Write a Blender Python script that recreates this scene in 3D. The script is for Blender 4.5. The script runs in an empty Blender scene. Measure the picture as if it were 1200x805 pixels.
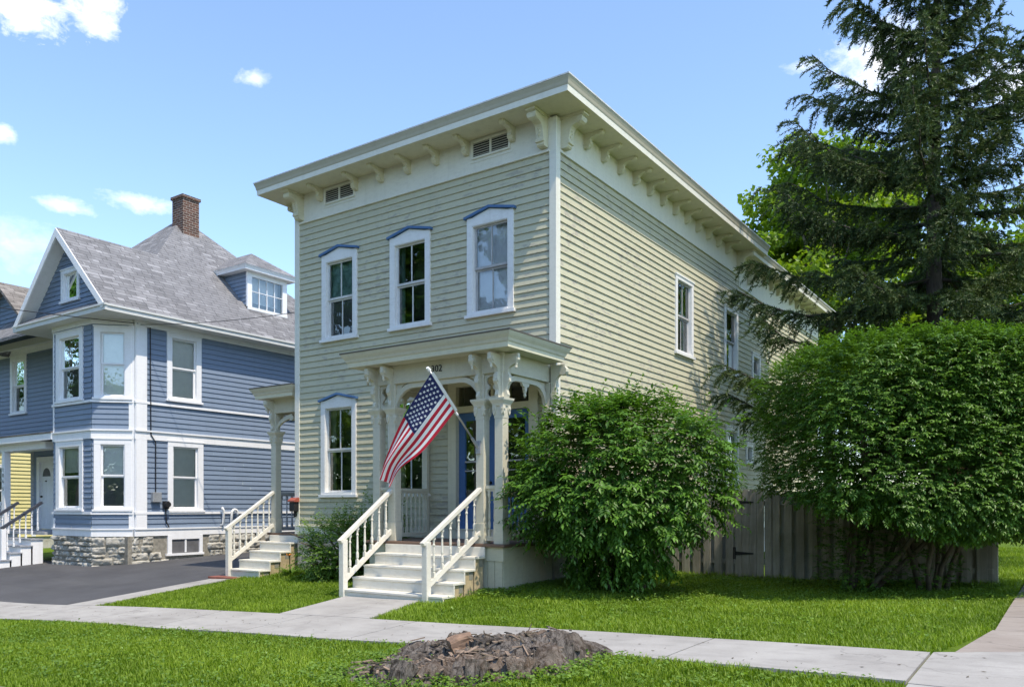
import bpy, bmesh, math, random
import numpy as np
from mathutils import Vector, Matrix, noise
random.seed(7); rng = np.random.default_rng(7)
S = bpy.context.scene
C = S.collection
R = math.radians

# ------------------------------------------------------------------ materials
def new_mat(name):
    m = bpy.data.materials.new(name); m.use_nodes = True
    nt = m.node_tree; nt.nodes.clear()
    return m, nt
def N(nt, typ, **kw):
    n = nt.nodes.new(typ)
    for k, v in kw.items():
        if k in n.inputs.keys() if isinstance(k, str) else False: n.inputs[k].default_value = v
        else: setattr(n, k, v)
    return n
def L(nt, a, b): nt.links.new(a, b)
def noise_tex(nt, vec, scale, detail=4, rough=.6, dist=0):
    n = nt.nodes.new('ShaderNodeTexNoise'); n.inputs['Scale'].default_value = scale
    n.inputs['Detail'].default_value = detail; n.inputs['Roughness'].default_value = rough
    n.inputs['Distortion'].default_value = dist
    if vec is not None: L(nt, vec, n.inputs['Vector'])
    return n.outputs['Fac']
def mapping(nt, vec, scale):
    n = nt.nodes.new('ShaderNodeMapping'); n.inputs['Scale'].default_value = scale
    L(nt, vec, n.inputs['Vector']); return n.outputs['Vector']
def maprange(nt, val, a, b, c, d):
    n = nt.nodes.new('ShaderNodeMapRange'); n.inputs[1].default_value = a; n.inputs[2].default_value = b
    n.inputs[3].default_value = c; n.inputs[4].default_value = d; L(nt, val, n.inputs[0]); return n.outputs[0]
def mix(nt, fac, a, b, mode='MIX'):
    n = nt.nodes.new('ShaderNodeMix'); n.data_type = 'RGBA'; n.blend_type = mode
    for sock, v in ((0, fac), (6, a), (7, b)):
        if isinstance(v, (int, float)): n.inputs[sock].default_value = v
        elif isinstance(v, tuple): n.inputs[sock].default_value = (*v, 1) if len(v) == 3 else v
        else: L(nt, v, n.inputs[sock])
    return n.outputs[2]
def math_n(nt, op, a, b=None):
    n = nt.nodes.new('ShaderNodeMath'); n.operation = op
    for i, v in enumerate((a, b)):
        if v is None: continue
        if isinstance(v, (int, float)): n.inputs[i].default_value = v
        else: L(nt, v, n.inputs[i])
    return n.outputs[0]
def finish(nt, col, rough=.6, bump=None, bstr=.3, bdist=.01, spec=.4, metal=0.):
    p = nt.nodes.new('ShaderNodeBsdfPrincipled'); o = nt.nodes.new('ShaderNodeOutputMaterial')
    if isinstance(col, tuple): p.inputs['Base Color'].default_value = (*col, 1)
    else: L(nt, col, p.inputs['Base Color'])
    if isinstance(rough, (int, float)): p.inputs['Roughness'].default_value = rough
    else: L(nt, rough, p.inputs['Roughness'])
    p.inputs['Specular IOR Level'].default_value = spec; p.inputs['Metallic'].default_value = metal
    if bump is not None:
        b = nt.nodes.new('ShaderNodeBump'); b.inputs['Strength'].default_value = bstr
        b.inputs['Distance'].default_value = bdist
        L(nt, bump, b.inputs['Height']); L(nt, b.outputs[0], p.inputs['Normal'])
    L(nt, p.outputs[0], o.inputs[0]); return p
def obj_co(nt): return nt.nodes.new('ShaderNodeTexCoord').outputs['Object']
def uv_co(nt): return nt.nodes.new('ShaderNodeTexCoord').outputs['UV']

def paint(name, col, dirt=(.25, .22, .17), peel=.0, rough=.55, board=None, stretch=(1, 1, 1)):
    """painted wood: faint weathering, thin dirt, optional peeled spots and board-to-board tone"""
    m, nt = new_mat(name); co = uv_co(nt); ob = obj_co(nt)
    n1 = noise_tex(nt, ob, 1.3, 5); n2 = noise_tex(nt, mapping(nt, ob, (9, 9, 22)), 1.0, 6, .7)
    c = mix(nt, maprange(nt, n1, .3, .75, 0, .16), col, tuple(x * .72 for x in col))
    c = mix(nt, maprange(nt, n2, .48, .8, 0, .34), c, dirt)
    if board:
        sx = nt.nodes.new('ShaderNodeSeparateXYZ'); L(nt, ob, sx.inputs[0])
        fl = math_n(nt, 'FLOOR', math_n(nt, 'DIVIDE', math_n(nt, 'SUBTRACT', sx.outputs[2], board[0]), board[1]))
        w = nt.nodes.new('ShaderNodeTexWhiteNoise'); w.noise_dimensions = '1D'; L(nt, fl, w.inputs['W'])
        c = mix(nt, maprange(nt, w.outputs['Value'], 0, 1, 0, .17), c, tuple(x * .62 for x in col))
    n5 = noise_tex(nt, mapping(nt, ob, (7, 7, .35)), 1.0, 5, .65)
    c = mix(nt, maprange(nt, n5, .5, .78, 0, .30), c, tuple(.45 * a + .35 * b for a, b in zip(col, dirt)))
    if peel > 0:
        n3 = noise_tex(nt, mapping(nt, ob, (4, 4, 13)), 1.0, 8, .72)
        n4 = noise_tex(nt, ob, .7, 3)
        s = math_n(nt, 'ADD', n3, math_n(nt, 'MULTIPLY', n4, .35))
        c = mix(nt, maprange(nt, s, 1.0 - peel * .25, 1.03 - peel * .25, 0, .7), c, (.34, .31, .26))
    b = noise_tex(nt, mapping(nt, ob, (25, 25, 80)), 1.0, 4)
    finish(nt, c, rough, b, .25, .004, .35)
    return m
def plain(name, col, rough=.5, spec=.4, metal=0., var=.15, scale=6., bump=0.):
    m, nt = new_mat(name); ob = obj_co(nt); n = noise_tex(nt, ob, scale, 5)
    c = mix(nt, maprange(nt, n, .3, .7, 0, 1), tuple(x * (1 - var) for x in col), tuple(min(1, x * (1 + var)) for x in col))
    finish(nt, c, rough, noise_tex(nt, ob, scale * 8, 4) if bump else None, bump, .01, spec, metal)
    return m
def glass_mat():
    m, nt = new_mat('window glass')
    t = nt.nodes.new('ShaderNodeBsdfTransparent'); t.inputs[0].default_value = (.93, .95, .94, 1)
    g = nt.nodes.new('ShaderNodeBsdfGlossy'); g.inputs['Roughness'].default_value = .015
    g.inputs[0].default_value = (.95, 1, .98, 1)
    ob = obj_co(nt); b = nt.nodes.new('ShaderNodeBump'); b.inputs['Strength'].default_value = .10
    b.inputs['Distance'].default_value = .02; L(nt, noise_tex(nt, ob, 2.2, 2), b.inputs['Height'])
    L(nt, b.outputs[0], g.inputs['Normal'])
    f = nt.nodes.new('ShaderNodeFresnel'); f.inputs[0].default_value = 1.5
    fac = maprange(nt, f.outputs[0], 0.03, 1, .15, 1)
    x = nt.nodes.new('ShaderNodeMixShader'); o = nt.nodes.new('ShaderNodeOutputMaterial')
    L(nt, fac, x.inputs[0]); L(nt, t.outputs[0], x.inputs[1]); L(nt, g.outputs[0], x.inputs[2]); L(nt, x.outputs[0], o.inputs[0])
    return m
def shingle_mat(name, a, b):
    m, nt = new_mat(name); co = uv_co(nt)
    br = nt.nodes.new('ShaderNodeTexBrick'); L(nt, co, br.inputs['Vector'])
    br.inputs['Scale'].default_value = 1; br.inputs['Brick Width'].default_value = .42; br.inputs['Row Height'].default_value = .14
    br.inputs['Mortar Size'].default_value = .006; br.inputs['Color1'].default_value = (0, 0, 0, 1); br.inputs['Color2'].default_value = (1, 1, 1, 1)
    br.inputs['Mortar'].default_value = (.1, .1, .1, 1); br.offset = .37; br.squash = .7; br.squash_frequency = 3
    br2 = nt.nodes.new('ShaderNodeTexBrick'); L(nt, mapping(nt, co, (1, 1, 1)), br2.inputs['Vector'])
    br2.inputs['Scale'].default_value = 1; br2.inputs['Brick Width'].default_value = .31; br2.inputs['Row Height'].default_value = .14
    br2.inputs['Mortar Size'].default_value = 0; br2.offset = .6
    br2.inputs['Color1'].default_value = (0, 0, 0, 1); br2.inputs['Color2'].default_value = (1, 1, 1, 1)
    n = noise_tex(nt, mapping(nt, co, (5, 14, 1)), 1, 6, .8); n2 = noise_tex(nt, co, .8, 4)
    c = mix(nt, math_n(nt, 'MULTIPLY', br.outputs[0], .85), a, b)
    c = mix(nt, math_n(nt, 'MULTIPLY', br2.outputs[0], .62), c, tuple(x * .55 for x in a))
    c = mix(nt, maprange(nt, n, .3, .75, 0, .4), c, b); c = mix(nt, maprange(nt, n2, .4, .7, 0, .25), c, tuple(x * .6 for x in a))
    c = mix(nt, br.outputs['Fac'], c, tuple(x * .3 for x in a))
    finish(nt, c, .9, math_n(nt, 'SUBTRACT', n, br.outputs['Fac']), .6, .012, .15); return m
def brick_mat():
    m, nt = new_mat('chimney brick'); co = uv_co(nt)
    br = nt.nodes.new('ShaderNodeTexBrick'); L(nt, co, br.inputs['Vector']); br.inputs['Scale'].default_value = 1
    br.inputs['Brick Width'].default_value = .21; br.inputs['Row Height'].default_value = .075; br.inputs['Mortar Size'].default_value = .009
    br.inputs['Color1'].default_value = (.15, .07, .05, 1); br.inputs['Color2'].default_value = (.085, .05, .042, 1); br.inputs['Mortar'].default_value = (.30, .26, .22, 1)
    n = noise_tex(nt, co, 4, 6); c = mix(nt, maprange(nt, n, .5, .8, 0, .7), br.outputs[0], (.05, .04, .035))
    finish(nt, c, .9, math_n(nt, 'SUBTRACT', 1.0, br.outputs['Fac']), .6, .01, .2); return m
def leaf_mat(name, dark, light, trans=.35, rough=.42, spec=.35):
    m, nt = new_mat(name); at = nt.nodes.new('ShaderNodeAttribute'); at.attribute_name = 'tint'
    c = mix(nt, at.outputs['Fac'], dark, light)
    p = nt.nodes.new('ShaderNodeBsdfPrincipled'); L(nt, c, p.inputs['Base Color']); p.inputs['Roughness'].default_value = rough
    p.inputs['Specular IOR Level'].default_value = spec
    t = nt.nodes.new('ShaderNodeBsdfTranslucent'); L(nt, mix(nt, 1.0, c, (1.25, 1.3, .55), 'MULTIPLY'), t.inputs[0])
    x = nt.nodes.new('ShaderNodeMixShader'); x.inputs[0].default_value = trans; o = nt.nodes.new('ShaderNodeOutputMaterial')
    L(nt, p.outputs[0], x.inputs[1]); L(nt, t.outputs[0], x.inputs[2]); L(nt, x.outputs[0], o.inputs[0]); return m
def bark_mat(name, a, b, sc=(14, 14, 3)):
    m, nt = new_mat(name); ob = obj_co(nt); n = noise_tex(nt, mapping(nt, ob, sc), 1, 8, .7)
    finish(nt, mix(nt, maprange(nt, n, .3, .7, 0, 1), a, b), .9, n, .8, .03, .2); return m
def concrete_mat(name, a, b):
    m, nt = new_mat(name); ob = obj_co(nt)
    n = noise_tex(nt, ob, 1.1, 6, .65); n2 = noise_tex(nt, ob, 60, 3); n3 = noise_tex(nt, mapping(nt, ob, (2.2, 5, 1)), 1, 5)
    c = mix(nt, maprange(nt, n, .35, .7, 0, 1), a, b); c = mix(nt, maprange(nt, n3, .5, .75, 0, .55), c, tuple(x * .62 for x in a))
    c = mix(nt, maprange(nt, n2, .5, .8, 0, .25), c, tuple(x * .5 for x in a))
    ck = nt.nodes.new('ShaderNodeTexVoronoi'); ck.feature = 'DISTANCE_TO_EDGE'; ck.inputs['Scale'].default_value = .27
    wv = nt.nodes.new('ShaderNodeVectorMath'); wv.operation = 'ADD'; nv_ = nt.nodes.new('ShaderNodeTexNoise'); nv_.inputs['Scale'].default_value = 1.6; nv_.inputs['Detail'].default_value = 6; L(nt, ob, nv_.inputs['Vector'])
    L(nt, ob, wv.inputs[0]); L(nt, nv_.outputs['Color'], wv.inputs[1]); L(nt, wv.outputs[0], ck.inputs['Vector'])
    c = mix(nt, maprange(nt, ck.outputs['Distance'], .001, .004, .3, 0), c, tuple(x * .3 for x in a))
    sp = nt.nodes.new('ShaderNodeTexVoronoi'); sp.inputs['Scale'].default_value = 5; L(nt, ob, sp.inputs['Vector'])
    c = mix(nt, maprange(nt, sp.outputs['Distance'], .02, .05, .55, 0), c, (.12, .10, .08))
    finish(nt, c, .9, n2, .25, .004, .2); return m

M = {}
SAGE = (.535, .505, .36)
M['siding'] = paint('sage clapboard paint', SAGE, (.33, .31, .22), peel=1.0, board=(.89, .127))
M['crown'] = paint('weathered crown moulding', (.46, .42, .32), (.3, .26, .2), peel=.2)
M['cream'] = paint('cream trim paint', (.68, .635, .47), (.40, .37, .28), peel=.25)
M['frieze'] = paint('pale frieze paint', (.76, .735, .64), (.45, .43, .35), peel=.1)
M['white'] = paint('white trim paint', (.80, .79, .77), (.45, .42, .36), peel=.38)
M['stair'] = paint('worn white stair paint', (.71, .68, .60), (.38, .34, .27), peel=.5)
M['post'] = paint('worn grey cream post paint', (.62, .58, .46), (.33, .31, .25), peel=.45)
M['cap_blue'] = paint('blue window cap paint', (.065, .16, .33), (.05, .08, .12), peel=.1)
M['door_blue'] = paint('blue door paint', (.07, .17, .38), (.04, .08, .15), peel=.0)
M['floor'] = plain('porch floor paint', (.17, .105, .075), .6)
M['skirt'] = paint('cream grey skirt boards', (.56, .53, .40), (.30, .27, .19), peel=.35, )
M['tan'] = plain('bare stair stringer wood', (.42, .33, .2), .8, var=.25, scale=9)
M['greyblock'] = plain('grey block', (.24, .23, .19), .8)
M['roofmetal'] = plain('pale roof metal', (.62, .63, .64), .5)
M['roofdark'] = plain('dark roof edge', (.10, .09, .08), .6)
M['glass'] = glass_mat()
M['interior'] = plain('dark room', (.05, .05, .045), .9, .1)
M['blind'] = plain('white blind', (.84, .835, .82), .7, var=.05)
M['blind_pale'] = plain('pale lilac blind', (.86, .85, .90), .7, var=.05)
M['curtain'] = plain('green grey curtain', (.34, .37, .24), .8, var=.3, scale=11)
M['teal'] = plain('teal curtain and mirrored green', (.22, .38, .34), .8, var=.5, scale=7)
M['screen'] = plain('dark insect screen', (.12, .12, .125), .7)
M['sash'] = plain('storm sash grey paint', (.60, .60, .58), .5)
M['sashd'] = plain('storm sash worn paint', (.42, .41, .40), .5)
M['vent'] = plain('vent dark', (.05, .045, .04), .8)
M['slate'] = paint('blue grey clapboard paint', (.205, .265, .355), (.13, .16, .21), peel=.0, board=(.72, .135))
M['bluewhite'] = paint('bright white trim paint', (.84, .84, .85), (.6, .58, .55), peel=.05)
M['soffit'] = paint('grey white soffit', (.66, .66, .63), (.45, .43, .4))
M['greytrim'] = plain('porch grey', (.33, .34, .37), .6)
M['darktrim'] = plain('charcoal paint', (.05, .055, .07), .5)
M['shingle'] = shingle_mat('grey shingles', (.148, .147, .152), (.355, .352, .362))
M['shingle2'] = shingle_mat('brown grey shingles', (.15, .135, .12), (.36, .33, .30))
M['brick'] = brick_mat()
M['yellow'] = paint('yellow clapboard', (.66, .58, .27), (.5, .4, .12), board=(.2, .16))
M['redbrick'] = plain('red brick wall', (.24, .085, .06), .9, var=.3, scale=3)
M['black'] = plain('black metal', (.02, .02, .022), .45)
M['red'] = plain('faded red lid', (.36, .09, .06), .6)
M['grey_metal'] = plain('grey metal', (.35, .36, .37), .45, metal=.3)
M['alu'] = plain('aluminium pole', (.55, .55, .55), .35, metal=.8)
M['pvc'] = plain('white pipe', (.8, .8, .78), .4)
M['flagred'] = plain('flag red', (.52, .022, .045), .75, .2, var=.08)
M['flagwhite'] = plain('flag white', (.80, .79, .80), .75, .2, var=.03)
M['flagblue'] = plain('flag navy', (.022, .028, .11), .75, .2, var=.08)
M['concrete'] = concrete_mat('concrete', (.31, .295, .275), (.40, .385, .36))
M['concrete_red'] = concrete_mat('old reddish concrete', (.27, .23, .20), (.34, .30, .265))
M['bark'] = bark_mat('spruce bark', (.045, .036, .03), (.12, .10, .085))
M['bark2'] = bark_mat('grey bark', (.07, .06, .05), (.17, .15, .12))
M['twig'] = bark_mat('bush stem bark', (.06, .05, .035), (.16, .13, .09))
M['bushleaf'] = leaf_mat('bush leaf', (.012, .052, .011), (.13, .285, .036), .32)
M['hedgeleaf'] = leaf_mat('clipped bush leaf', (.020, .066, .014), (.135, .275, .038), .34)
M['shrubleaf'] = leaf_mat('shrub leaf', (.06, .135, .025), (.23, .37, .06), .4)
M['mapleleaf'] = leaf_mat('maple leaf', (.07, .155, .014), (.22, .335, .036), .48)
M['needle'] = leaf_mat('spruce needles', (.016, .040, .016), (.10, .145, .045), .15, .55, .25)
M['grassblade'] = leaf_mat('grass blade', (.095, .175, .012), (.29, .41, .045), .4, .5, .25)
M['orange'] = plain('orange petal', (.75, .22, .04), .6)
M['chip'] = plain('wood chip', (.25, .18, .13), .8, var=.4, scale=20)
M['chipred'] = plain('fresh reddish wood', (.22, .14, .095), .8, var=.3, scale=14)
M['number'] = plain('black numeral', (.012, .012, .012), .4)

m, nt = new_mat('asphalt'); ob = obj_co(nt)
n1 = noise_tex(nt, ob, .8, 5); n2 = noise_tex(nt, ob, 90, 3)
c = mix(nt, maprange(nt, n1, .3, .7, 0, 1), (.052, .052, .056), (.082, .082, .088)); n4 = noise_tex(nt, mapping(nt, ob, (.25, 1.2, 1)), 1, 5, .7); c = mix(nt, maprange(nt, n4, .5, .7, 0, .5), c, (.10, .10, .10)); c = mix(nt, maprange(nt, n2, .5, .85, 0, .6), c, (.13, .13, .13))
finish(nt, c, .85, n2, .5, .006, .3); M['asphalt'] = m
m, nt = new_mat('lawn soil and thatch'); ob = obj_co(nt)
n1 = noise_tex(nt, ob, .55, 5); n2 = noise_tex(nt, ob, 26, 6, .75); n3 = noise_tex(nt, ob, 3, 5)
c = mix(nt, maprange(nt, n1, .35, .7, 0, 1), (.085, .155, .014), (.14, .22, .025)); c = mix(nt, maprange(nt, n3, .5, .8, 0, .6), c, (.12, .135, .035))
c = mix(nt, maprange(nt, n2, .42, .7, 0, .8), c, (.045, .085, .012)); finish(nt, c, .95, n2, .9, .03, .1); M['lawn'] = m
m, nt = new_mat('weathered fence wood'); co = uv_co(nt); ob = obj_co(nt)
n1 = noise_tex(nt, mapping(nt, ob, (22, 22, 1.6)), 1, 7, .7); n2 = noise_tex(nt, ob, 1.5, 4)
sx = nt.nodes.new('ShaderNodeSeparateXYZ'); L(nt, ob, sx.inputs[0])
w = nt.nodes.new('ShaderNodeTexWhiteNoise'); w.noise_dimensions = '1D'; L(nt, math_n(nt, 'FLOOR', math_n(nt, 'DIVIDE', sx.outputs[0], .17)), w.inputs['W'])
c = mix(nt, maprange(nt, n1, .3, .7, 0, 1), (.31, .285, .24), (.47, .44, .38)); c = mix(nt, maprange(nt, n2, .4, .7, 0, .6), c, (.15, .15, .10))
c = mix(nt, math_n(nt, 'MULTIPLY', w.outputs[0], .5), c, (.10, .085, .065)); finish(nt, c, .9, n1, .6, .01, .15); M['fence'] = m
m, nt = new_mat('foundation stone'); ob = obj_co(nt)
n1 = noise_tex(nt, ob, 2.3, 4); n2 = noise_tex(nt, ob, 16, 8, .75); n3 = noise_tex(nt, ob, 5, 5)
c = mix(nt, maprange(nt, n1, .35, .7, 0, 1), (.40, .375, .32), (.56, .545, .50)); c = mix(nt, maprange(nt, n2, .52, .75, 0, .75), c, (.14, .125, .10))
c = mix(nt, maprange(nt, n3, .6, .75, 0, .5), c, (.42, .31, .18)); finish(nt, c, .92, n2, .8, .03, .15); M['stone'] = m
M['mortar'] = plain('mortar', (.27, .25, .21), .95, .1, var=.3, scale=12, bump=.4)
m, nt = new_mat('weathered stump wood'); ob = obj_co(nt)
n1 = noise_tex(nt, ob, 3.2, 6, .7, .8); n2 = noise_tex(nt, mapping(nt, ob, (26, 26, 7)), 1, 8, .75, .6); n3 = noise_tex(nt, ob, 1.4, 3)
c = mix(nt, maprange(nt, n1, .3, .7, 0, 1), (.12, .10, .083), (.31, .275, .245)); c = mix(nt, maprange(nt, n2, .43, .6, 0, .95), c, (.035, .028, .023))
c = mix(nt, maprange(nt, n3, .5, .72, 0, .5), c, (.24, .155, .10)); finish(nt, c, .92, n2, 1.0, .04, .15); M['stump'] = m

# ------------------------------------------------------------------ mesh helpers
OFF = {}
def add_uv(me):
    n = len(me.polygons)
    if n == 0: return
    uv = me.uv_layers.new(name='UVMap')
    co = np.empty(len(me.vertices) * 3, np.float32); me.vertices.foreach_get('co', co); co = co.reshape(-1, 3)
    nor = np.empty(n * 3, np.float32); me.polygons.foreach_get('normal', nor); nor = nor.reshape(-1, 3)
    tot = np.empty(n, np.int32); me.polygons.foreach_get('loop_total', tot)
    vi = np.empty(len(me.loops), np.int32); me.loops.foreach_get('vertex_index', vi)
    h = np.stack([-nor[:, 1], nor[:, 0], np.zeros(n)], 1); ln = np.linalg.norm(h, axis=1)
    flat = ln < 1e-3; h[flat] = (1, 0, 0); ln[flat] = 1; h /= ln[:, None]
    s = np.cross(nor, h); fi = np.repeat(np.arange(n), tot); p = co[vi]
    out = np.stack([(p * h[fi]).sum(1), (p * s[fi]).sum(1)], 1).astype(np.float32)
    uv.data.foreach_set('uv', out.ravel())
def link(name, me, mats, parent=None, off=None, smooth=False):
    o = bpy.data.objects.new(name, me); C.objects.link(o)
    for mm in (mats if isinstance(mats, (list, tuple)) else [mats]): me.materials.append(M[mm])
    if parent is not None: o.parent = parent; OFF[o] = OFF[parent]
    elif off is not None: o.location = off; OFF[o] = Vector(off)
    else: OFF[o] = Vector((0, 0, 0))
    if smooth:
        me.polygons.foreach_set('use_smooth', np.ones(len(me.polygons), bool))
    return o
def thing(name, label, cat, loc, group=None):
    o = bpy.data.objects.new(name, None); C.objects.link(o); o.location = loc; OFF[o] = Vector(loc)
    o.empty_display_size = .2; o['label'] = label; o['category'] = cat
    if group: o['group'] = group
    return o
def tag(o, label, cat, group=None):
    o['label'] = label; o['category'] = cat
    if group: o['group'] = group
    return o
def structure(o): o['kind'] = 'structure'; return o
def stuff(o): o['kind'] = 'stuff'; return o
class Fr:
    """a wall frame: u along the wall, o outward, z up"""
    def __init__(s, P, U, Nn): s.P = Vector((*P, 0)); s.U = Vector((*U, 0)).normalized(); s.N = Vector((*Nn, 0)).normalized()
    def __call__(s, u, o, z): v = s.P + s.U * u + s.N * o; return (v.x, v.y, z)
class MB:
    def __init__(s): s.v = []; s.f = []; s.m = []
    def poly(s, pts, m=0):
        k = len(s.v); s.v += [tuple(p) for p in pts]; s.f.append(tuple(range(k, k + len(pts)))); s.m.append(m); return s
    def extrude(s, A, B, m=0):
        k = len(s.v); n = len(A); s.v += [tuple(p) for p in A] + [tuple(p) for p in B]
        s.f.append(tuple(range(k, k + n))); s.f.append(tuple(range(k + 2 * n - 1, k + n - 1, -1))); s.m += [m, m]
        for i in range(n):
            j = (i + 1) % n; s.f.append((k + i, k + n + i, k + n + j, k + j)); s.m.append(m)
        return s
    def box(s, x0, x1, y0, y1, z0, z1, m=0):
        A = [(x0, y0, z0), (x1, y0, z0), (x1, y1, z0), (x0, y1, z0)]
        return s.extrude(A, [(a, b, z1) for a, b, _ in A], m)
    def fbox(s, fr, u0, u1, o0, o1, z0, z1, m=0):
        A = [fr(u0, o0, z0), fr(u1, o0, z0), fr(u1, o1, z0), fr(u0, o1, z0)]
        return s.extrude(A, [(a, b, z1) for a, b, _ in A], m)
    def face_prism(s, fr, pts, o0, o1, m=0):
        return s.extrude([fr(u, o0, z) for u, z in pts], [fr(u, o1, z) for u, z in pts], m)
    def side_prism(s, fr, pts, u0, u1, m=0):
        return s.extrude([fr(u0, o, z) for o, z in pts], [fr(u1, o, z) for o, z in pts], m)
    def bar(s, a, b, w, h, m=0, up=(0, 0, 1)):
        a = Vector(a); b = Vector(b); d = (b - a).normalized(); sd = d.cross(Vector(up))
        if sd.length < 1e-4: sd = d.cross(Vector((1, 0, 0)))
        sd.normalize(); u = sd.cross(d)
        q = [(-w / 2, -h / 2), (w / 2, -h / 2), (w / 2, h / 2), (-w / 2, h / 2)]
        return s.extrude([a + sd * x + u * y for x, y in q], [b + sd * x + u * y for x, y in q], m)
    def tube(s, pts, rad, n=8, m=0, cap=True):
        pts = [Vector(p) for p in pts]; k = len(s.v)
        if not isinstance(rad, (list, tuple)): rad = [rad] * len(pts)
        ref = None
        for i, p in enumerate(pts):
            d = (pts[min(i + 1, len(pts) - 1)] - pts[max(i - 1, 0)]).normalized()
            if ref is None: ref = d.cross(Vector((.3, .2, 1))) if abs(d.z) < .95 else d.cross(Vector((1, 0, 0)))
            a = (ref - d * ref.dot(d)).normalized(); ref = a; b = d.cross(a)
            for j in range(n):
                t = 2 * math.pi * j / n; s.v.append(tuple(p + (a * math.cos(t) + b * math.sin(t)) * rad[i]))
        for i in range(len(pts) - 1):
            for j in range(n):
                j2 = (j + 1) % n; s.f.append((k + i * n + j, k + i * n + j2, k + (i + 1) * n + j2, k + (i + 1) * n + j)); s.m.append(m)
        if cap:
            s.f.append(tuple(range(k + n - 1, k - 1, -1))); e = k + (len(pts) - 1) * n; s.f.append(tuple(range(e, e + n))); s.m += [m, m]
        return s
    def lathe(s, x, y, prof, n=12, m=0):
        return s.tube([(x, y, z) for z, r in prof], [r for z, r in prof], n, m)
    def build(s, name, mats, parent=None, off=None, smooth=False, bevel=0.):
        o0 = OFF[parent] if parent is not None else Vector(off or (0, 0, 0))
        me = bpy.data.meshes.new(name)
        me.from_pydata([(x - o0.x, y - o0.y, z - o0.z) for x, y, z in s.v], [], s.f)
        me.polygons.foreach_set('material_index', s.m)
        if len(s.f) < 30000:
            bm = bmesh.new(); bm.from_mesh(me); bmesh.ops.recalc_face_normals(bm, faces=bm.faces); bm.to_mesh(me); bm.free()
        me.update(); add_uv(me)
        o = link(name, me, mats, parent, off if parent is None else None, smooth)
        if bevel:
            b = o.modifiers.new('bevel', 'BEVEL'); b.width = bevel; b.segments = 2; b.limit_method = 'ANGLE'; b.angle_limit = R(50)
        return o
def fast_mesh(name, V, F, tint=None):
    me = bpy.data.meshes.new(name); V = np.asarray(V, np.float32); F = np.asarray(F, np.int32); n, k = F.shape
    me.vertices.add(len(V)); me.vertices.foreach_set('co', V.ravel())
    me.loops.add(n * k); me.loops.foreach_set('vertex_index', F.ravel())
    me.polygons.add(n); me.polygons.foreach_set('loop_start', np.arange(n, dtype=np.int32) * k)
    try: me.polygons.foreach_set('loop_total', np.full(n, k, np.int32))
    except Exception: pass
    me.update(calc_edges=True)
    if tint is not None:
        a = me.attributes.new('tint', 'FLOAT', 'FACE'); a.data.foreach_set('value', np.clip(tint, 0, 1).astype(np.float32))
    return me
def leaves(P, D, Nrm, Ln, Wd, droop=.15, fold=.12):
    """diamond leaves: base P, direction D, normal Nrm -> verts, tri faces"""
    D = D / (np.linalg.norm(D, axis=1, keepdims=True) + 1e-9)
    Sd = np.cross(D, Nrm); Sd /= (np.linalg.norm(Sd, axis=1, keepdims=True) + 1e-9); Up = np.cross(Sd, D)
    Ln = np.asarray(Ln).reshape(-1, 1); Wd = np.asarray(Wd).reshape(-1, 1)
    mid = P + D * Ln * .48
    a = mid + Sd * Wd * .5 + Up * Wd * fold; b = mid - Sd * Wd * .5 + Up * Wd * fold
    tip = P + D * Ln - Up * Ln * droop
    n = len(P); V = np.empty((n, 4, 3)); V[:, 0] = P; V[:, 1] = a; V[:, 2] = tip; V[:, 3] = b
    i = np.arange(n)[:, None] * 4
    F = np.concatenate([i + np.array([[0, 1, 2]]), i + np.array([[0, 2, 3]])], 1).reshape(-1, 3)
    return V.reshape(-1, 3), F
def unit(n):
    v = rng.normal(size=(n, 3)); return v / np.linalg.norm(v, axis=1, keepdims=True)
# ------------------------------------------------------------------ terrain
CTRL = np.array([(-10.6,-4,-.63),(-7.25,-4,-.478),(-2.68,-4,-.26),(-.63,-4,-.18),(1.4,-4,-.11),(3.92,-4,-.015),(6.13,-4,.055),(9,-4,.09),
 (-10.6,-5.2,-.72),(-8,-5.2,-.63),(-3,-5.2,-.37),(.3,-5.2,-.21),(3.55,-5.2,-.03),(6,-5.2,.03),(9,-5.2,.05),
 (-8,-7.6,-.72),(-3,-7.6,-.44),(.3,-7.6,-.27),(3.5,-7.6,-.10),(6,-7.6,-.04),(10,-7.6,-.02),
 (-10,-11,-.95),(0,-11,-.4),(7,-11,-.16),(12,-11,-.1),
 (0,-1.45,0),(0,.5,.03),(-2.9,-1.42,-.06),(-6.4,0,-.06),(-6.4,-1,-.15),(-1.5,-2.6,-.13),(-.5,-2.6,-.10),(-7.5,-1,-.2),(-2.13,-2.8,-.15),(-5,-.9,-.1),
 (2.15,3.2,-.07),(6.1,3.2,.02),(.5,3.2,-.03),(3,0,-.06),(5,0,.02),
 (-12.9,.2,-.196),(-12.9,2.9,-.08),(-14.6,-.6,-.26),(-19,-1.5,-.42),(-12.9,8,0),(-9,6,-.05),
 (0,17,.1),(4.2,37,.15),(6.6,12,.06),(6.6,3,.05),(20,10,.1),(20,-4,.12),(-30,-4,-1.3),(-30,5,-.8),(-30,40,-.2),(30,40,.2),(0,45,.15)])
def _phi(r): return r
_D = np.linalg.norm(CTRL[:, None, :2] - CTRL[None, :, :2], axis=2)
_A = np.zeros((len(CTRL) + 3,) * 2); k_ = len(CTRL)
_A[:k_, :k_] = np.where(_D > 0, _D * np.sqrt(_D + .3), 0); _A[:k_, k_] = 1; _A[:k_, k_ + 1:] = CTRL[:, :2]; _A[k_:, :k_] = _A[:k_, k_:].T
_W = np.linalg.solve(_A, np.concatenate([CTRL[:, 2], np.zeros(3)]))
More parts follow.
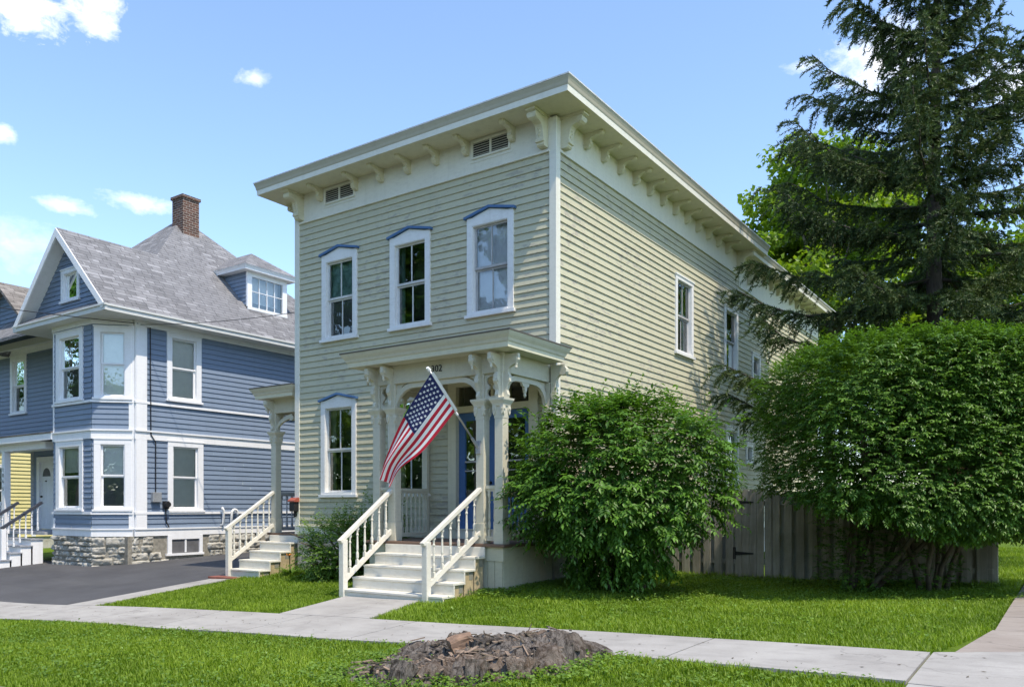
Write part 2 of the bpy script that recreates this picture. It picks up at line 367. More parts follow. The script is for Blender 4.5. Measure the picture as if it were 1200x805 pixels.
def G(x, y):
    x = np.asarray(x, float); y = np.asarray(y, float); sh = x.shape; q = np.stack([x.ravel(), y.ravel()], 1)
    out = np.empty(len(q))
    for s in range(0, len(q), 20000):
        p = q[s:s + 20000]; d = np.linalg.norm(p[:, None] - CTRL[None, :, :2], axis=2)
        z = (d * np.sqrt(d + .3)) @ _W[:k_] + _W[k_] + p @ _W[k_ + 1:]
        r = np.maximum(np.maximum(np.abs(p[:, 0]) - 26, 0), np.maximum(np.abs(p[:, 1] - 15) - 28, 0)); w = np.exp(-(r / 6) ** 2)
        out[s:s + 20000] = z * w + (-.25) * (1 - w)
    return out.reshape(sh)
def g(x, y): return float(G(np.array([x]), np.array([y]))[0])
def axis(lo, hi, step, far, grow=1.35):
    a = list(np.arange(lo, hi + 1e-6, step)); s = step
    while a[-1] < far: s *= grow; a.append(a[-1] + s)
    s = step
    while a[0] > -far: s *= grow; a.insert(0, a[0] - s)
    return np.array(a)
def grid_obj(name, xs, ys, zfun, mat):
    X, Y = np.meshgrid(xs, ys); Z = zfun(X, Y); V = np.stack([X, Y, Z], 2).reshape(-1, 3); nx = len(xs); ny = len(ys)
    i = (np.arange(ny - 1)[:, None] * nx + np.arange(nx - 1)[None]).ravel(); F = np.stack([i, i + 1, i + nx + 1, i + nx], 1)
    me = fast_mesh(name, V, F); add_uv(me); return link(name, me, mat, smooth=True)
structure(grid_obj('ground', axis(-22, 14, .25, 420), axis(-13, 20, .25, 420), G, 'lawn'))
def slab(mb, quad, n1, n2, top=.03, th=.14, m=0):
    """a slab following the ground; quad = 4 plan corners"""
    a, b, c, d = [np.array(p, float) for p in quad]; T = {}
    for i in range(n1 + 1):
        for j in range(n2 + 1):
            s, t = i / n1, j / n2; p = (a * (1 - s) + b * s) * (1 - t) + (d * (1 - s) + c * s) * t
            T[i, j] = (p[0], p[1], g(p[0], p[1]) + top)
    for i in range(n1):
        for j in range(n2): mb.poly([T[i, j], T[i + 1, j], T[i + 1, j + 1], T[i, j + 1]], m)
    edge = [T[i, 0] for i in range(n1 + 1)] + [T[n1, j] for j in range(1, n2 + 1)] + [T[i, n2] for i in range(n1 - 1, -1, -1)] + [T[0, j] for j in range(n2 - 1, 0, -1)]
    for p, q in zip(edge, edge[1:] + edge[:1]): mb.poly([p, q, (q[0], q[1], q[2] - th), (p[0], p[1], p[2] - th)], m)
# sidewalk: separate slabs with open joints (joint lines as in the photo)
mb = MB(); jo = [6.12, 4.24, 2.35, .45, -1.45, -3.35, -5.25, -7.15, -9.05, -10.95, -12.85, -14.75, -16.65, -18.55, -20.45]
for a, b in zip(jo[1:], jo[:-1]): slab(mb, [(a + .010, -5.22), (b - .010, -5.22), (b - .010, -4), (a + .010, -4)], 8, 4, .03)
# corner plaza and kerb ramp slabs at the right
slab(mb, [(6.135, -5.3), (7.9, -5.3), (7.9, -3.0), (6.135, -4.0)], 6, 6, .032)
slab(mb, [(6.14, -7.6), (7.9, -7.6), (7.9, -5.31), (6.14, -5.31)], 6, 6, .03)
structure(mb.build('sidewalk', 'concrete'))
mb = MB(); slab(mb, [(6.28, -3.95), (7.9, -2.985), (7.9, -2.42), (6.45, -2.42)], 4, 4, .032)
y = -2.4
while y < 40:
    slab(mb, [(6.47, y), (7.9, y), (7.9, y + 1.18), (6.47, y + 1.18)], 4, 4, .03, m=0 if y > -1.3 or True else 1); y += 1.2
structure(mb.build('side_path', 'concrete_red'))
mb = MB(); slab(mb, [(-2.12, -3.992), (-.36, -3.992), (-.75, -2.56), (-2.3, -2.56)], 6, 6, .031); structure(mb.build('front_path', 'concrete'))
mb = MB(); slab(mb, [(-7.98, -3.992), (-7.06, -3.992), (-6.98, -1.0), (-7.62, -1.0)], 5, 12, .031); structure(mb.build('driveway_edge_strip', 'concrete'))
mb = MB()
slab(mb, [(-24, -3.99), (-7.99, -3.99), (-7.63, -1.0), (-24, -1.0)], 50, 12, .02); slab(mb, [(-24, -1.0), (-7.63, -1.0), (-7.7, .2), (-24, .2)], 40, 5, .0201)
slab(mb, [(-12.88, .2), (-7.7, .2), (-7.7, 14), (-12.88, 14)], 16, 40, .0202)
structure(mb.build('driveway', 'asphalt'))
mb = MB(); slab(mb, [(-40, -40), (60, -40), (60, -8.6), (-40, -8.6)], 60, 30, .012, .02); structure(mb.build('road', 'asphalt'))
mb = MB()
for i in range(30): slab(mb, [(-24 + i, -8.6), (-23.005 + i, -8.6), (-23.005 + i, -8.42), (-24 + i, -8.42)], 2, 1, .13, .3)
structure(mb.build('kerb', 'concrete'))

# ------------------------------------------------------------------ wall and window builders
def siding(mb, fr, u0, u1, z0, z1, expo, holes=(), lip=.021, clip=None, jit=.003, seam=3.6):
    z = z0
    while z < z1 - 1e-4:
        zt = min(z + expo, z1)
        cuts = sorted({z, zt} | {h for H in holes for h in (H[2], H[3]) if z < h < zt})
        ul, ur = (u0, u1)
        # board joints
        js = []; q = u0 + random.uniform(.5, seam)
        while q < u1 - .4: js.append(q); q += random.uniform(.6, 1.2) * seam
        lipz = {}
        def off(q, zz):
            key = sum(1 for j in js if j < q + 1e-6)
            if key not in lipz: lipz[key] = lip + random.uniform(-jit, jit)
            return .001 + lipz[key] * (z + expo - zz) / expo
        for a, b in zip(cuts[:-1], cuts[1:]):
            segs = [(ul, ur)]
            for H in holes:
                if H[2] < b - 1e-5 and H[3] > a + 1e-5:
                    ns = []
                    for s, e in segs:
                        if H[0] > s: ns.append((s, min(e, H[0])))
                        if H[1] < e: ns.append((max(s, H[1]), e))
                    segs = [x for x in ns if x[1] - x[0] > 1e-4]
            fin = []
            for s, e in segs:
                p = s
                for j in js:
                    if p < j < e: fin.append((p, j)); p = j
                fin.append((p, e))
            for s, e in fin:
                mid = (s + e) / 2
                if clip:
                    la, ra = clip(a); lb, rb = clip(b); s0, e0, s1, e1 = max(s, la), min(e, ra), max(s, lb), min(e, rb)
                    if s0 >= e0: continue
                    if s1 > e1: s1 = e1 = (s1 + e1) / 2
                else: s0 = s1 = s; e0 = e1 = e
                A, B = off(mid, a), off(mid, b)
                mb.poly([fr(s0, A, a), fr(e0, A, a), fr(e1, B, b), fr(s1, B, b)])
                if a == z: mb.poly([fr(s0, 0, a), fr(e0, 0, a), fr(e0, A, a), fr(s0, A, a)])
        z += expo
def window(root, fr, u0, u1, z0, z1, style='flat', cw=.115, case='white', sash='sash', muntin=True, blind=None, lower=None, cap=True, label=None, curtains=None, bare=False, single=False, midz=.5):
    """casing (the part) with sash, panes, blind, dark recess as sub-parts; returns the opening for the siding"""
    mb = MB(); hh = .15 if style == 'peak' else cw; sh = .10
    a, b, c, d = u0 + cw, u1 - cw, z0 + sh, z1 - hh
    mb.fbox(fr, u0, a, -.01, .042, z0 + .05, z1 - .001 if style == 'peak' else d)
    mb.fbox(fr, b, u1, -.01, .042, z0 + .05, z1 - .001 if style == 'peak' else d)
    mb.fbox(fr, u0 - .035, u1 + .035, -.01, .075, z0, z0 + .055); mb.fbox(fr, a, b, -.06, .05, z0 + .052, c)
    um = (u0 + u1) / 2
    if style == 'peak': mb.face_prism(fr, [(a, d), (b, d), (b, z1 - .002), (um, z1 + .095), (a, z1 - .002)], -.01, .0405)
    else:
        mb.fbox(fr, u0, u1, -.01, .044, d, z1 - .02); mb.fbox(fr, u0 - .02, u1 + .02, -.01, .06, z1 - .02, z1 + .012)
    for p, q in ((a - .02, a + .012), (b - .012, b + .02)): mb.fbox(fr, p, q, -.10, .036, c, d)
    mb.fbox(fr, a, b, -.10, .03, d - .012, d + .02)
    w = mb.build('window', case, root)
    if label: w['label'] = label
    if style == 'peak' and cap:
        k = MB(); t = .042
        for s, e in (((u0 - .045, z1 - .017), (um, z1 + .103)), ((um, z1 + .103), (u1 + .045, z1 - .017))):
            k.extrude([fr(s[0], -.01, s[1]), fr(e[0], -.01, e[1]), fr(e[0], -.01, e[1] + t), fr(s[0], -.01, s[1] + t)],
                      [fr(s[0], .085, s[1]), fr(e[0], .085, e[1]), fr(e[0], .085, e[1] + t), fr(s[0], .085, s[1] + t)])
        k.build('cap', 'cap_blue', w)
    a2, b2, c2, d2 = a + .012, b - .012, c, d - .012; zm = c2 + (d2 - c2) * midz; sm = MB(); t = .042
    for (p, q, o) in (((c2), zm, -.055), (zm, d2, -.022)) if not single else ((c2, d2, -.03),):
        sm.fbox(fr, a2, a2 + t, o - .03, o, p, q); sm.fbox(fr, b2 - t, b2, o - .03, o, p, q)
        sm.fbox(fr, a2 + t, b2 - t, o - .03, o, p, p + t); sm.fbox(fr, a2 + t, b2 - t, o - .03, o, q - t * .8, q)
        if muntin: sm.fbox(fr, um - .011, um + .011, o - .025, o - .004, p + t, q - t * .8)
    sm.build('sash', sash, w)
    pm = MB()
    for (p, q, o) in ((c2, zm, -.07), (zm, d2, -.037)) if not single else ((c2, d2, -.045),): pm.poly([fr(a2, o, p), fr(b2, o, p), fr(b2, o, q), fr(a2, o, q)])
    pm.build('pane', 'glass', w)
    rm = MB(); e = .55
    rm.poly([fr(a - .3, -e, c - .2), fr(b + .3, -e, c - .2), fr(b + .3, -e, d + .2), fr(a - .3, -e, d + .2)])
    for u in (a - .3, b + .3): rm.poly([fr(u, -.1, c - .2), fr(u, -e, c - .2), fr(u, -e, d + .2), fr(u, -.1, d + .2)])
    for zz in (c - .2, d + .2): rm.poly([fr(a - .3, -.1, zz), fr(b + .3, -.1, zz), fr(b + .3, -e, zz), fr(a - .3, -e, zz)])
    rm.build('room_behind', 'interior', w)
    def cover(z_lo, z_hi, mat, nm, o=-.13, ua=None, ub=None, wav=.0):
        k = MB(); ua = a - .05 if ua is None else ua; ub = b + .05 if ub is None else ub; n = 14 if wav else 1
        for i in range(n):
            s = ua + (ub - ua) * i / n; e2 = ua + (ub - ua) * (i + 1) / n
            k.poly([fr(s, o + wav * math.sin(i * 1.9), z_lo), fr(e2, o + wav * math.sin((i + 1) * 1.9), z_lo), fr(e2, o + wav * math.sin((i + 1) * 1.9), z_hi), fr(s, o + wav * math.sin(i * 1.9), z_hi)])
        k.build(nm, mat, w)
    if blind: cover(d2 - (d2 - c2) * blind[0], d2 + .02, blind[1], 'blind')
    if lower: cover(c2 - .02, zm, lower, 'screen', -.062 - .03)
    if curtains:
        wd = (b - a) * curtains[0]
        cover(c2 - .02, d2, curtains[1], 'curtain', -.17, a - .03, a + wd, .02); cover(c2 - .02, d2, curtains[1], 'curtain', -.17, b - wd, b + .03, .02)
    return (a - .005, b + .005, c, d + .01)
def ring(mb, rect, prof, m=None, caps=True):
    """sweep profile [(overhang, z)...] round a rectangle with mitred corners"""
    x0, x1, y0, y1 = rect
    loops = [[(x0 - e, y0 - e, z), (x1 + e, y0 - e, z), (x1 + e, y1 + e, z), (x0 - e, y1 + e, z)] for e, z in prof]
    for i, (A, B) in enumerate(zip(loops[:-1], loops[1:])):
        for j in range(4): k = (j + 1) % 4; mb.poly([A[j], A[k], B[k], B[j]], m[i] if m else 0)
    return loops
BALS = {}
def baluster_mesh(h, r=.021):
    key = round(h, 2)
    if key not in BALS:
        mb = MB(); b = .17 * h
        mb.box(-r, r, -r, r, 0, b * .9); mb.box(-r, r, -r, r, h - b * .7, h)
        mb.lathe(0, 0, [(b * .9, r * .95), (b, r * .6), (b * 1.15, r * 1.05), (h * .3, r * 1.1), (h * .36, r * .6), (h * .4, r * .9), (h * .6, r * .75), (h * .72, r * .6), (h * .76, r * 1.05), (h * .8, r * .6), (h - b * .7, r * .95)], 8)
        BALS[key] = mb
    return BALS[key]
BME = {}
def baluster(parent, x, y, z, h, mat, off=None, r=.021):
    src = baluster_mesh(h, r); key = (round(h, 2), mat)
    if key not in BME:
        o = src.build('baluster', mat, None); BME[key] = o.data; bpy.data.objects.remove(o)
    o = bpy.data.objects.new('baluster', BME[key]); C.objects.link(o); o.parent = parent
    o.location = Vector((x, y, z)) - OFF[parent]; OFF[o] = OFF[parent]; return o
# ------------------------------------------------------------------ the sage green house
HX0 = -6.42; HD = 9.04; HD2 = 17.0
gh = thing('sage_house', 'two storey sage green clapboard house with bracketed cornice and front porch', 'house', (-3.2, 4, 0))
FF = Fr((0, 0), (1, 0), (0, -1)); FR = Fr((0, 0), (0, 1), (1, 0)); FL = Fr((HX0, 0), (0, 1), (-1, 0))
hf = []; hr = []
# front windows: three above, two below, blue peaked caps
hf.append(window(gh, FF, -5.62, -4.61, 4.66, 6.445, 'peak', blind=(.52, 'teal'), lower='screen', sash='sash'))
hf.append(window(gh, FF, -3.72, -2.71, 4.66, 6.445, 'peak', sash='sash', curtains=(.14, 'teal')))
hf.append(window(gh, FF, -1.84, -.83, 4.66, 6.445, 'peak', blind=(1.0, 'blind_pale'), sash='sashd'))
hf.append(window(gh, FF, -5.645, -4.635, 1.49, 3.46, 'peak', curtains=(.17, 'curtain')))
hf.append(window(gh, FF, -3.76, -2.75, 1.49, 3.46, 'peak', curtains=(.2, 'curtain')))
hf.append((-2.24, -.36, .70, 3.56))
# side windows, narrower and older
hr.append(window(gh, FR, 4.92, 5.92, 4.62, 6.36, 'flat', cw=.10, muntin=True, sash='sashd', curtains=(.2, 'teal')))
hr.append(window(gh, FR, 7.95, 8.92, 4.60, 6.30, 'flat', cw=.10, muntin=False, sash='sashd', curtains=(.2, 'curtain'), lower='screen'))
hr.append(window(gh, FR, 10.05, 10.75, 4.35, 5.45, 'flat', cw=.09, muntin=False))
hr.append(window(gh, FR, 8.05, 8.97, 1.0, 3.32, 'flat', cw=.11, muntin=False, curtains=(.2, 'blind')))
hr.append(window(gh, FR, 9.56, 10.12, 2.42, 3.0, 'flat', cw=.10, muntin=True, single=True))
mb = MB(); siding(mb, FF, HX0 + .10, -.10, .89, 7.25, .127, hf); mb.build('front_siding', 'siding', gh)
mb = MB(); siding(mb, FR, .10, HD2, .89, 7.25, .127, hr + [(HD, HD2 + 1, 7.0, 9)]); mb.build('side_siding', 'siding', gh)
mb = MB(); siding(mb, FL, .10, HD2, .89, 7.25, .127, [(HD, HD2 + 1, 7.0, 9)]); mb.build('side_siding', 'siding', gh)
FB = Fr((0, HD2), (1, 0), (0, 1)); mb = MB(); siding(mb, FB, HX0, 0, .89, 7.0, .127); mb.build('rear_siding', 'siding', gh)
mb = MB()
for fr, u0, u1 in ((FF, HX0, 0), (FR, 0, HD2), (FL, 0, HD2), (FB, HX0, 0)): mb.fbox(fr, u0 + .01, u1 - .01, -.12, -.06, .6, .93)
mb.fbox(FF, HX0 + .1, -.1, -.03, .022, .72, .888); mb.fbox(FR, .1, HD2, -.03, .022, .72, .888); mb.fbox(FL, .1, HD2, -.03, .022, .72, .888)
mb.fbox(FF, HX0, 0, -.03, .045, .885, .90); mb.fbox(FR, 0, HD2, -.03, .045, .885, .90)
mb.build('water_table', 'frieze', gh)
mb = MB()
mb.fbox(FF, HX0 + .02, -.02, -.4, 0, -.6, .72); mb.fbox(FR, .4, HD2, -.4, -.012, -.6, .72); mb.fbox(FL, .4, HD2, -.4, -.012, -.6, .72)
mb.build('foundation', 'stone', gh)
for x, y0, y1 in ((0, -.034, .10), (0, -.034, .10)):
    pass
mb = MB(); mb.box(-.105, .034, -.034, .105, .72, 7.80); mb.build('corner_board', 'frieze', gh, bevel=.006)
mb = MB(); mb.box(HX0 - .034, HX0 + .105, -.034, .105, .72, 7.80); mb.build('corner_board', 'frieze', gh, bevel=.006)
# frieze boards, with the vent openings shown by framed louvres set into them
mb = MB()
mb.fbox(FF, HX0 + .1, -.1, -.02, .024, 7.25, 7.84); mb.fbox(FF, HX0 + .1, -.1, .0, .045, 7.235, 7.275)
mb.fbox(FR, .1, HD + .06, -.02, .024, 7.25, 7.84); mb.fbox(FR, .1, HD + .06, .0, .045, 7.235, 7.275)
mb.fbox(FL, .1, HD + .06, -.02, .024, 7.25, 7.84)
mb.fbox(FR, HD + .06, HD2, -.02, .020, 6.98, 7.72); mb.fbox(FR, HD + .06, HD2, .0, .04, 6.965, 7.0); mb.fbox(FR, HD - .02, HD + .06, .0, .034, 6.97, 7.26)
mb.fbox(FL, HD + .06, HD2, -.02, .020, 6.98, 7.72); mb.fbox(FB, HX0, 0, -.02, .02, 6.98, 7.72)
mb.build('frieze', 'frieze', gh)
# cornices: soffit, fascia, crown moulding, roof edge
rect = (HX0, 0, 0, HD)
mb = MB(); L0 = ring(mb, rect, [(-.01, 7.835), (.50, 7.83), (.575, 7.83), (.58, 7.925), (.585, 7.93), (.592, 7.95), (.60, 7.99), (.615, 8.03), (.622, 8.045), (.622, 8.065)],
                     [0, 0, 1, 2, 2, 2, 2, 2, 2]); mb.build('cornice', ['cream', 'frieze', 'crown'], gh)
mb = MB(); a = ring(mb, rect, [(.60, 8.065), (.632, 8.062), (.634, 8.085), (.60, 8.092), (-2.5, 8.30)])
mb.poly(a[-1]); mb.build('roof', 'roofmetal', gh)
rect2 = (HX0, 0, HD + .3, HD2)
mb = MB(); ring(mb, rect2, [(-.01, 7.70), (.42, 7.695), (.46, 7.695), (.465, 7.78), (.475, 7.80), (.49, 7.86), (.50, 7.90)], [0, 0, 1, 2, 2, 2]); mb.build('rear_cornice', ['cream', 'frieze', 'crown'], gh)
mb = MB(); a = ring(mb, rect2, [(.48, 7.90), (.51, 7.90), (.51, 7.925), (.45, 7.93), (-2, 8.0)]); mb.poly(a[-1]); mb.build('rear_roof', 'roofmetal', gh)
def bracket(root, fr, u, z, out, drop, th, mat='cream', big=False, name='bracket'):
    pr = [(0, 0), (1, 0), (1, -.13), (.97, -.21), (.88, -.27), (.77, -.27), (.69, -.21), (.60, -.26), (.47, -.30), (.37, -.38), (.33, -.50), (.37, -.62), (.37, -.74), (.30, -.83), (.30, -.90), (.22, -1), (0, -1)]
    if big: pr = [(0, 0), (1, 0), (1, -.10), (.92, -.12), (.98, -.2), (.94, -.29), (.84, -.33), (.70, -.31), (.62, -.33), (.50, -.37), (.44, -.45), (.40, -.56), (.37, -.68), (.36, -.74), (.42, -.80), (.40, -.88), (.33, -.90), (.33, -.95), (.27, -1), (0, -1)]
    mb = MB(); mb.side_prism(fr, [(.018 + o * out, z + q * drop) for o, q in pr], u - th / 2, u + th / 2)
    if big:
        mb.fbox(fr, u - th * .65, u + th * .65, .02, .02 + out * 1.04, z - .045, z - .002)
        mb.tube([fr(u - th * .62, .02 + out * .84, z - drop * .2), fr(u + th * .62, .02 + out * .84, z - drop * .2)], drop * .105, 12)
        mb.tube([fr(u - th * .6, .02 + out * .33, z - drop * .83), fr(u + th * .6, .02 + out * .33, z - drop * .83)], drop * .06, 10)
        for k in range(4): mb.tube([fr(u + (.22 * th if k % 2 else -.22 * th), .02 + out * (.40 - .02 * k), z - drop * (.44 + .09 * k)), fr(u, .03 + out * (.42 - .02 * k), z - drop * (.50 + .09 * k))], .016, 6)
    else:
        mb.tube([fr(u - th * .68, .018 + out * .86, z - drop * .15), fr(u + th * .68, .018 + out * .86, z - drop * .15)], drop * .115, 10)
        mb.tube([fr(u - th * .68, .018 + out * .27, z - drop * .78), fr(u + th * .68, .018 + out * .27, z - drop * .78)], drop * .08, 8)
    return mb.build(name, mat, root)
for u in (-5.63, -4.62, -3.93, -3.225, -2.53, -1.835, -.835): bracket(gh, FF, u, 7.832, .39, .25, .085)
for i in range(10): bracket(gh, FR, .94 + i * .6455, 7.832, .39, .25, .085)
for i in range(2): bracket(gh, FR, .94 + (10 + i) * .6455, 7.832, .39, .25, .085)
for fr, u in ((FF, -6.25), (FF, -.20), (FR, .20), (FR, 8.92), (FL, .2)): bracket(gh, fr, u, 7.832, .44, .53, .14, big=True, name='corner_bracket')
bracket(gh, FR, 9.75, 7.697, .36, .5, .13, big=True, name='corner_bracket')
for i in range(10): bracket(gh, FR, 10.35 + i * .645, 7.697, .34, .25, .085)
for x0, x1 in ((-5.50, -4.70), (-1.70, -.93)):
    mb = MB(); zz0, zz1 = 7.515, 7.765; t = .035
    mb.fbox(FF, x0 - t, x1 + t, .02, .05, zz0 - t, zz0); mb.fbox(FF, x0 - t, x1 + t, .02, .05, zz1, zz1 + t)
    for u in (x0 - t, (x0 + x1 - t) / 2, x1): mb.fbox(FF, u, u + t, .02, .05, zz0, zz1)
    mb.fbox(FF, x0 - .07, x1 + .07, .02, .034, 7.42, 7.445)
    v = mb.build('vent', 'frieze', gh)
    mb = MB(); mb.fbox(FF, x0, x1, .02, .027, zz0, zz1); mb.build('vent_backing', 'vent', v)
    mb = MB()
    for k in range(6):
        q = zz0 + .018 + k * .041
        for a, b in ((x0 + .004, (x0 + x1 - t) / 2 - .004), ((x0 + x1 + t) / 2 + .004, x1 - .004)):
            mb.extrude([FF(a, .029, q + .012), FF(b, .029, q + .012), FF(b, .048, q), FF(a, .048, q)], [FF(a, .029, q + .018), FF(b, .029, q + .018), FF(b, .048, q + .006), FF(a, .048, q + .006)])
    mb.build('louvre', 'frieze', v)
# ---- entrance
mb = MB()
for a, b in ((-2.27, -2.09), (-.51, -.33)): mb.fbox(FF, a, b, -.12, .045, .72, 3.46)
mb.fbox(FF, -2.27, -.33, -.12, .05, 3.46, 3.60); mb.fbox(FF, -2.09, -.51, -.12, .03, 2.99, 3.10)
for u in (-1.62, -1.30, -.98): mb.fbox(FF, u - .03, u + .03, -.1, .01, 3.10, 3.46)
ds = mb.build('door_surround', 'cream', gh)
mb = MB(); mb.poly([FF(-2.09, -.05, 3.1), FF(-.51, -.05, 3.1), FF(-.51, -.05, 3.46), FF(-2.09, -.05, 3.46)]); mb.build('transom', 'glass', ds)
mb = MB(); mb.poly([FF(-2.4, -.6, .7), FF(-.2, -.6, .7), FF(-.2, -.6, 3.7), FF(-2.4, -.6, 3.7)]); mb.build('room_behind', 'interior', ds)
for a, b in ((-2.088, -1.302), (-1.298, -.512)):
    mb = MB(); z0, z1 = .73, 2.985
    mb.fbox(FF, a, a + .13, -.10, -.05, z0, z1); mb.fbox(FF, b - .13, b, -.10, -.05, z0, z1)
    mb.fbox(FF, a + .13, b - .13, -.10, -.052, z1 - .14, z1); mb.fbox(FF, a + .13, b - .13, -.10, -.052, z0, z0 + .22)
    mb.fbox(FF, a + .13, b - .13, -.10, -.052, 1.36, 1.46); mb.fbox(FF, a + .13, b - .13, -.09, -.075, z0 + .22, 1.36)
    d = mb.build('door', 'door_blue', gh)
    p = MB(); p.poly([FF(a + .13, -.075, 1.46), FF(b - .13, -.075, 1.46), FF(b - .13, -.075, z1 - .14), FF(a + .13, -.075, z1 - .14)]); p.build('pane', 'glass', d)
    p = MB(); p.fbox(FF, a + .13, b - .13, -.068, -.056, 2.09, 2.12); p.fbox(FF, a + .13, b - .13, -.068, -.056, 1.93, 1.95); p.build('cross_bar', 'sashd', d)  # two grey bars across the glass of each door
mb = MB(); mb.tube([FF(-1.37, -.055, 1.72), FF(-1.37, 0, 1.72)], .028, 10); mb.build('door_knob', 'black', gh)
# ---- front porch
PX0, PX1, PY = -2.86, -.03, -1.47
mb = MB(); mb.box(PX0 - .04, PX1 + .05, PY - .05, -.025, .675, .72); pf = mb.build('porch_floor', 'floor', gh, bevel=.008)
mb = MB(); mb.box(PX0, PX1, PY, PY + .03, .46, .674); mb.box(PX1 - .03, PX1 + .002, PY + .03, -.03, .46, .674); mb.box(PX0, PX0 + .03, PY + .03, -.03, .46, .674)
mb.build('porch_skirt_trim', 'skirt', gh)
mb = MB(); x = PX0
while x < PX1 - .02: mb.box(x + .004, min(x + .135, PX1 - .02), PY + .012 + random.uniform(0, .004), PY + .03, -.3, .459); x += .14
y = PY + .03
while y < -.05:
    e = min(y + .165, -.04); q = random.uniform(0, .005); mb.box(PX1 - .035, PX1 - .012 - q, y + .004, e, -.3, .459); mb.box(PX0 + .012, PX0 + .035, y + .004, e, -.3, .459); y += .17
mb.box(PX1 - .06, PX1 - .04, PY + .04, -.04, -.3, .46, 1)
mb.build('porch_skirt', ['skirt', 'interior'], gh)
def porch_post(root, x, y, fr, zg=.72, w=.155, faces=((0, -1),), mat='post'):
    h = w / 2; mb = MB()
    mb.box(x - h, x + h, y - h, y + h, zg + .32, 2.66); mb.box(x - h - .012, x + h + .012, y - h - .012, y + h + .012, zg, zg + .32)
    mb.box(x - h * .82, x + h * .82, y - h * .82, y + h * .82, 2.96, 3.37)
    p = mb.build('porch_post', mat, root, bevel=.008)
    c = MB(); lv = [(2.655, h + .004), (2.83, h + .006), (2.845, h + .022), (2.875, h + .03), (2.93, h + .062), (2.962, h + .066), (2.964, h * .6)]
    for (za, ea), (zb, eb) in zip(lv[:-1], lv[1:]):
        A = [(x - ea, y - ea, za), (x + ea, y - ea, za), (x + ea, y + ea, za), (x - ea, y + ea, za)]; B = [(x - eb, y - eb, zb), (x + eb, y - eb, zb), (x + eb, y + eb, zb), (x - eb, y + eb, zb)]
        for j in range(4): c.poly([A[j], A[(j + 1) % 4], B[(j + 1) % 4], B[j]])
    # two carved leaves hanging on each face of the capital
    for k in range(4):
        n = Vector((math.cos(k * math.pi / 2), math.sin(k * math.pi / 2), 0)); t = Vector((-n.y, n.x, 0))
        for s in (-.5, .5):
            ctr = Vector((x, y, 0)) + n * (h + .006) + t * s * w * .92
            pts = [(-.036, 2.845), (.036, 2.845), (.036, 2.79), (.022, 2.735), (0, 2.705), (-.022, 2.735), (-.036, 2.79)]
            c.extrude([tuple(ctr + t * a + Vector((0, 0, z))) for a, z in pts], [tuple(ctr + n * .022 + t * a * .8 + Vector((0, 0, z))) for a, z in pts])
            c.tube([tuple(ctr + n * .01 + Vector((0, 0, 2.80))), tuple(ctr + n * .034 + Vector((0, 0, 2.80)))], .018, 8)
    c.build('capital', mat, p)
    for f in faces:
        fr2 = Fr((x, y), (-f[1], f[0]), f); s = MB()
        pr = [(0, 2.965), (.085, 2.965), (.10, 3.01), (.075, 3.08), (.10, 3.15), (.14, 3.21), (.13, 3.29), (.10, 3.35), (.12, 3.42), (.19, 3.46), (.25, 3.475), (.285, 3.53), (.285, 3.625), (0, 3.625)]
        s.side_prism(fr2, [(h * .5 + o, z) for o, z in pr], -.032, .032)
        s.tube([fr2(-.05, h * .5 + .235, 3.545), fr2(.05, h * .5 + .235, 3.545)], .04, 10); s.tube([fr2(-.045, h * .5 + .10, 3.24), fr2(.045, h * .5 + .10, 3.24)], .035, 10)
        s.lathe(*(fr2(0, h * .5 + .235, 0)[:2]), [(3.50, .012), (3.47, .026), (3.44, .018), (3.415, .024), (3.385, .004)], 8)
        s.build('scroll_bracket', mat, p)
    return p
def arch(root, fr, u0, u1, z0=2.97, z1=3.36, rad=.37, bw=.085, th=.06, o=0., pendant=True, mat='post'):
    mb = MB(); um = (u0 + u1) / 2; pts = [(u0, z0)]
    for k in range(0, 9): a = math.pi / 2 * k / 8; pts.append((u0 + rad * (1 - math.cos(a)), z1 - bw - rad * (1 - math.sin(a)) * 1.0))
    half = pts + [(um, z1 - bw)]; full = half + [(u0 + u1 - u, z) for u, z in half[-2::-1]]
    outer = []
    for i, (u, z) in enumerate(full):
        p = full[max(0, i - 1)]; n = full[min(len(full) - 1, i + 1)]; d = Vector((n[0] - p[0], n[1] - p[1])).normalized(); outer.append((u - d.y * bw, z + d.x * bw))
    for i in range(len(full) - 1):
        q = [full[i], full[i + 1], outer[i + 1], outer[i]]; mb.face_prism(fr, q, o - th / 2, o + th / 2)
    # small filler leaf in each spandrel corner
    for s, u in ((1, u0), (-1, u1)): mb.face_prism(fr, [(u + s * .0, z1 - .001), (u + s * .2, z1 - .001), (u + s * .12, z1 - .05), (u + s * .07, z1 - .10), (u + s * .0, z1 - .2)], o - .012, o + .012)
    if pendant:
        mb.face_prism(fr, [(um - .11, z1 - bw), (um + .11, z1 - bw), (um + .085, z1 - bw - .05), (um + .04, z1 - bw - .06), (um + .035, z1 - bw - .11), (um, z1 - bw - .15), (um - .035, z1 - bw - .11), (um - .04, z1 - bw - .06), (um - .085, z1 - bw - .05)], o - .022, o + .022)
        x, y, _ = fr(um, o, 0); mb.lathe(x, y, [(z1 - bw - .1, .02), (z1 - bw - .13, .034), (z1 - bw - .17, .02), (z1 - bw - .20, .028), (z1 - bw - .235, .004)], 8)
    return mb.build('arch', mat, root)
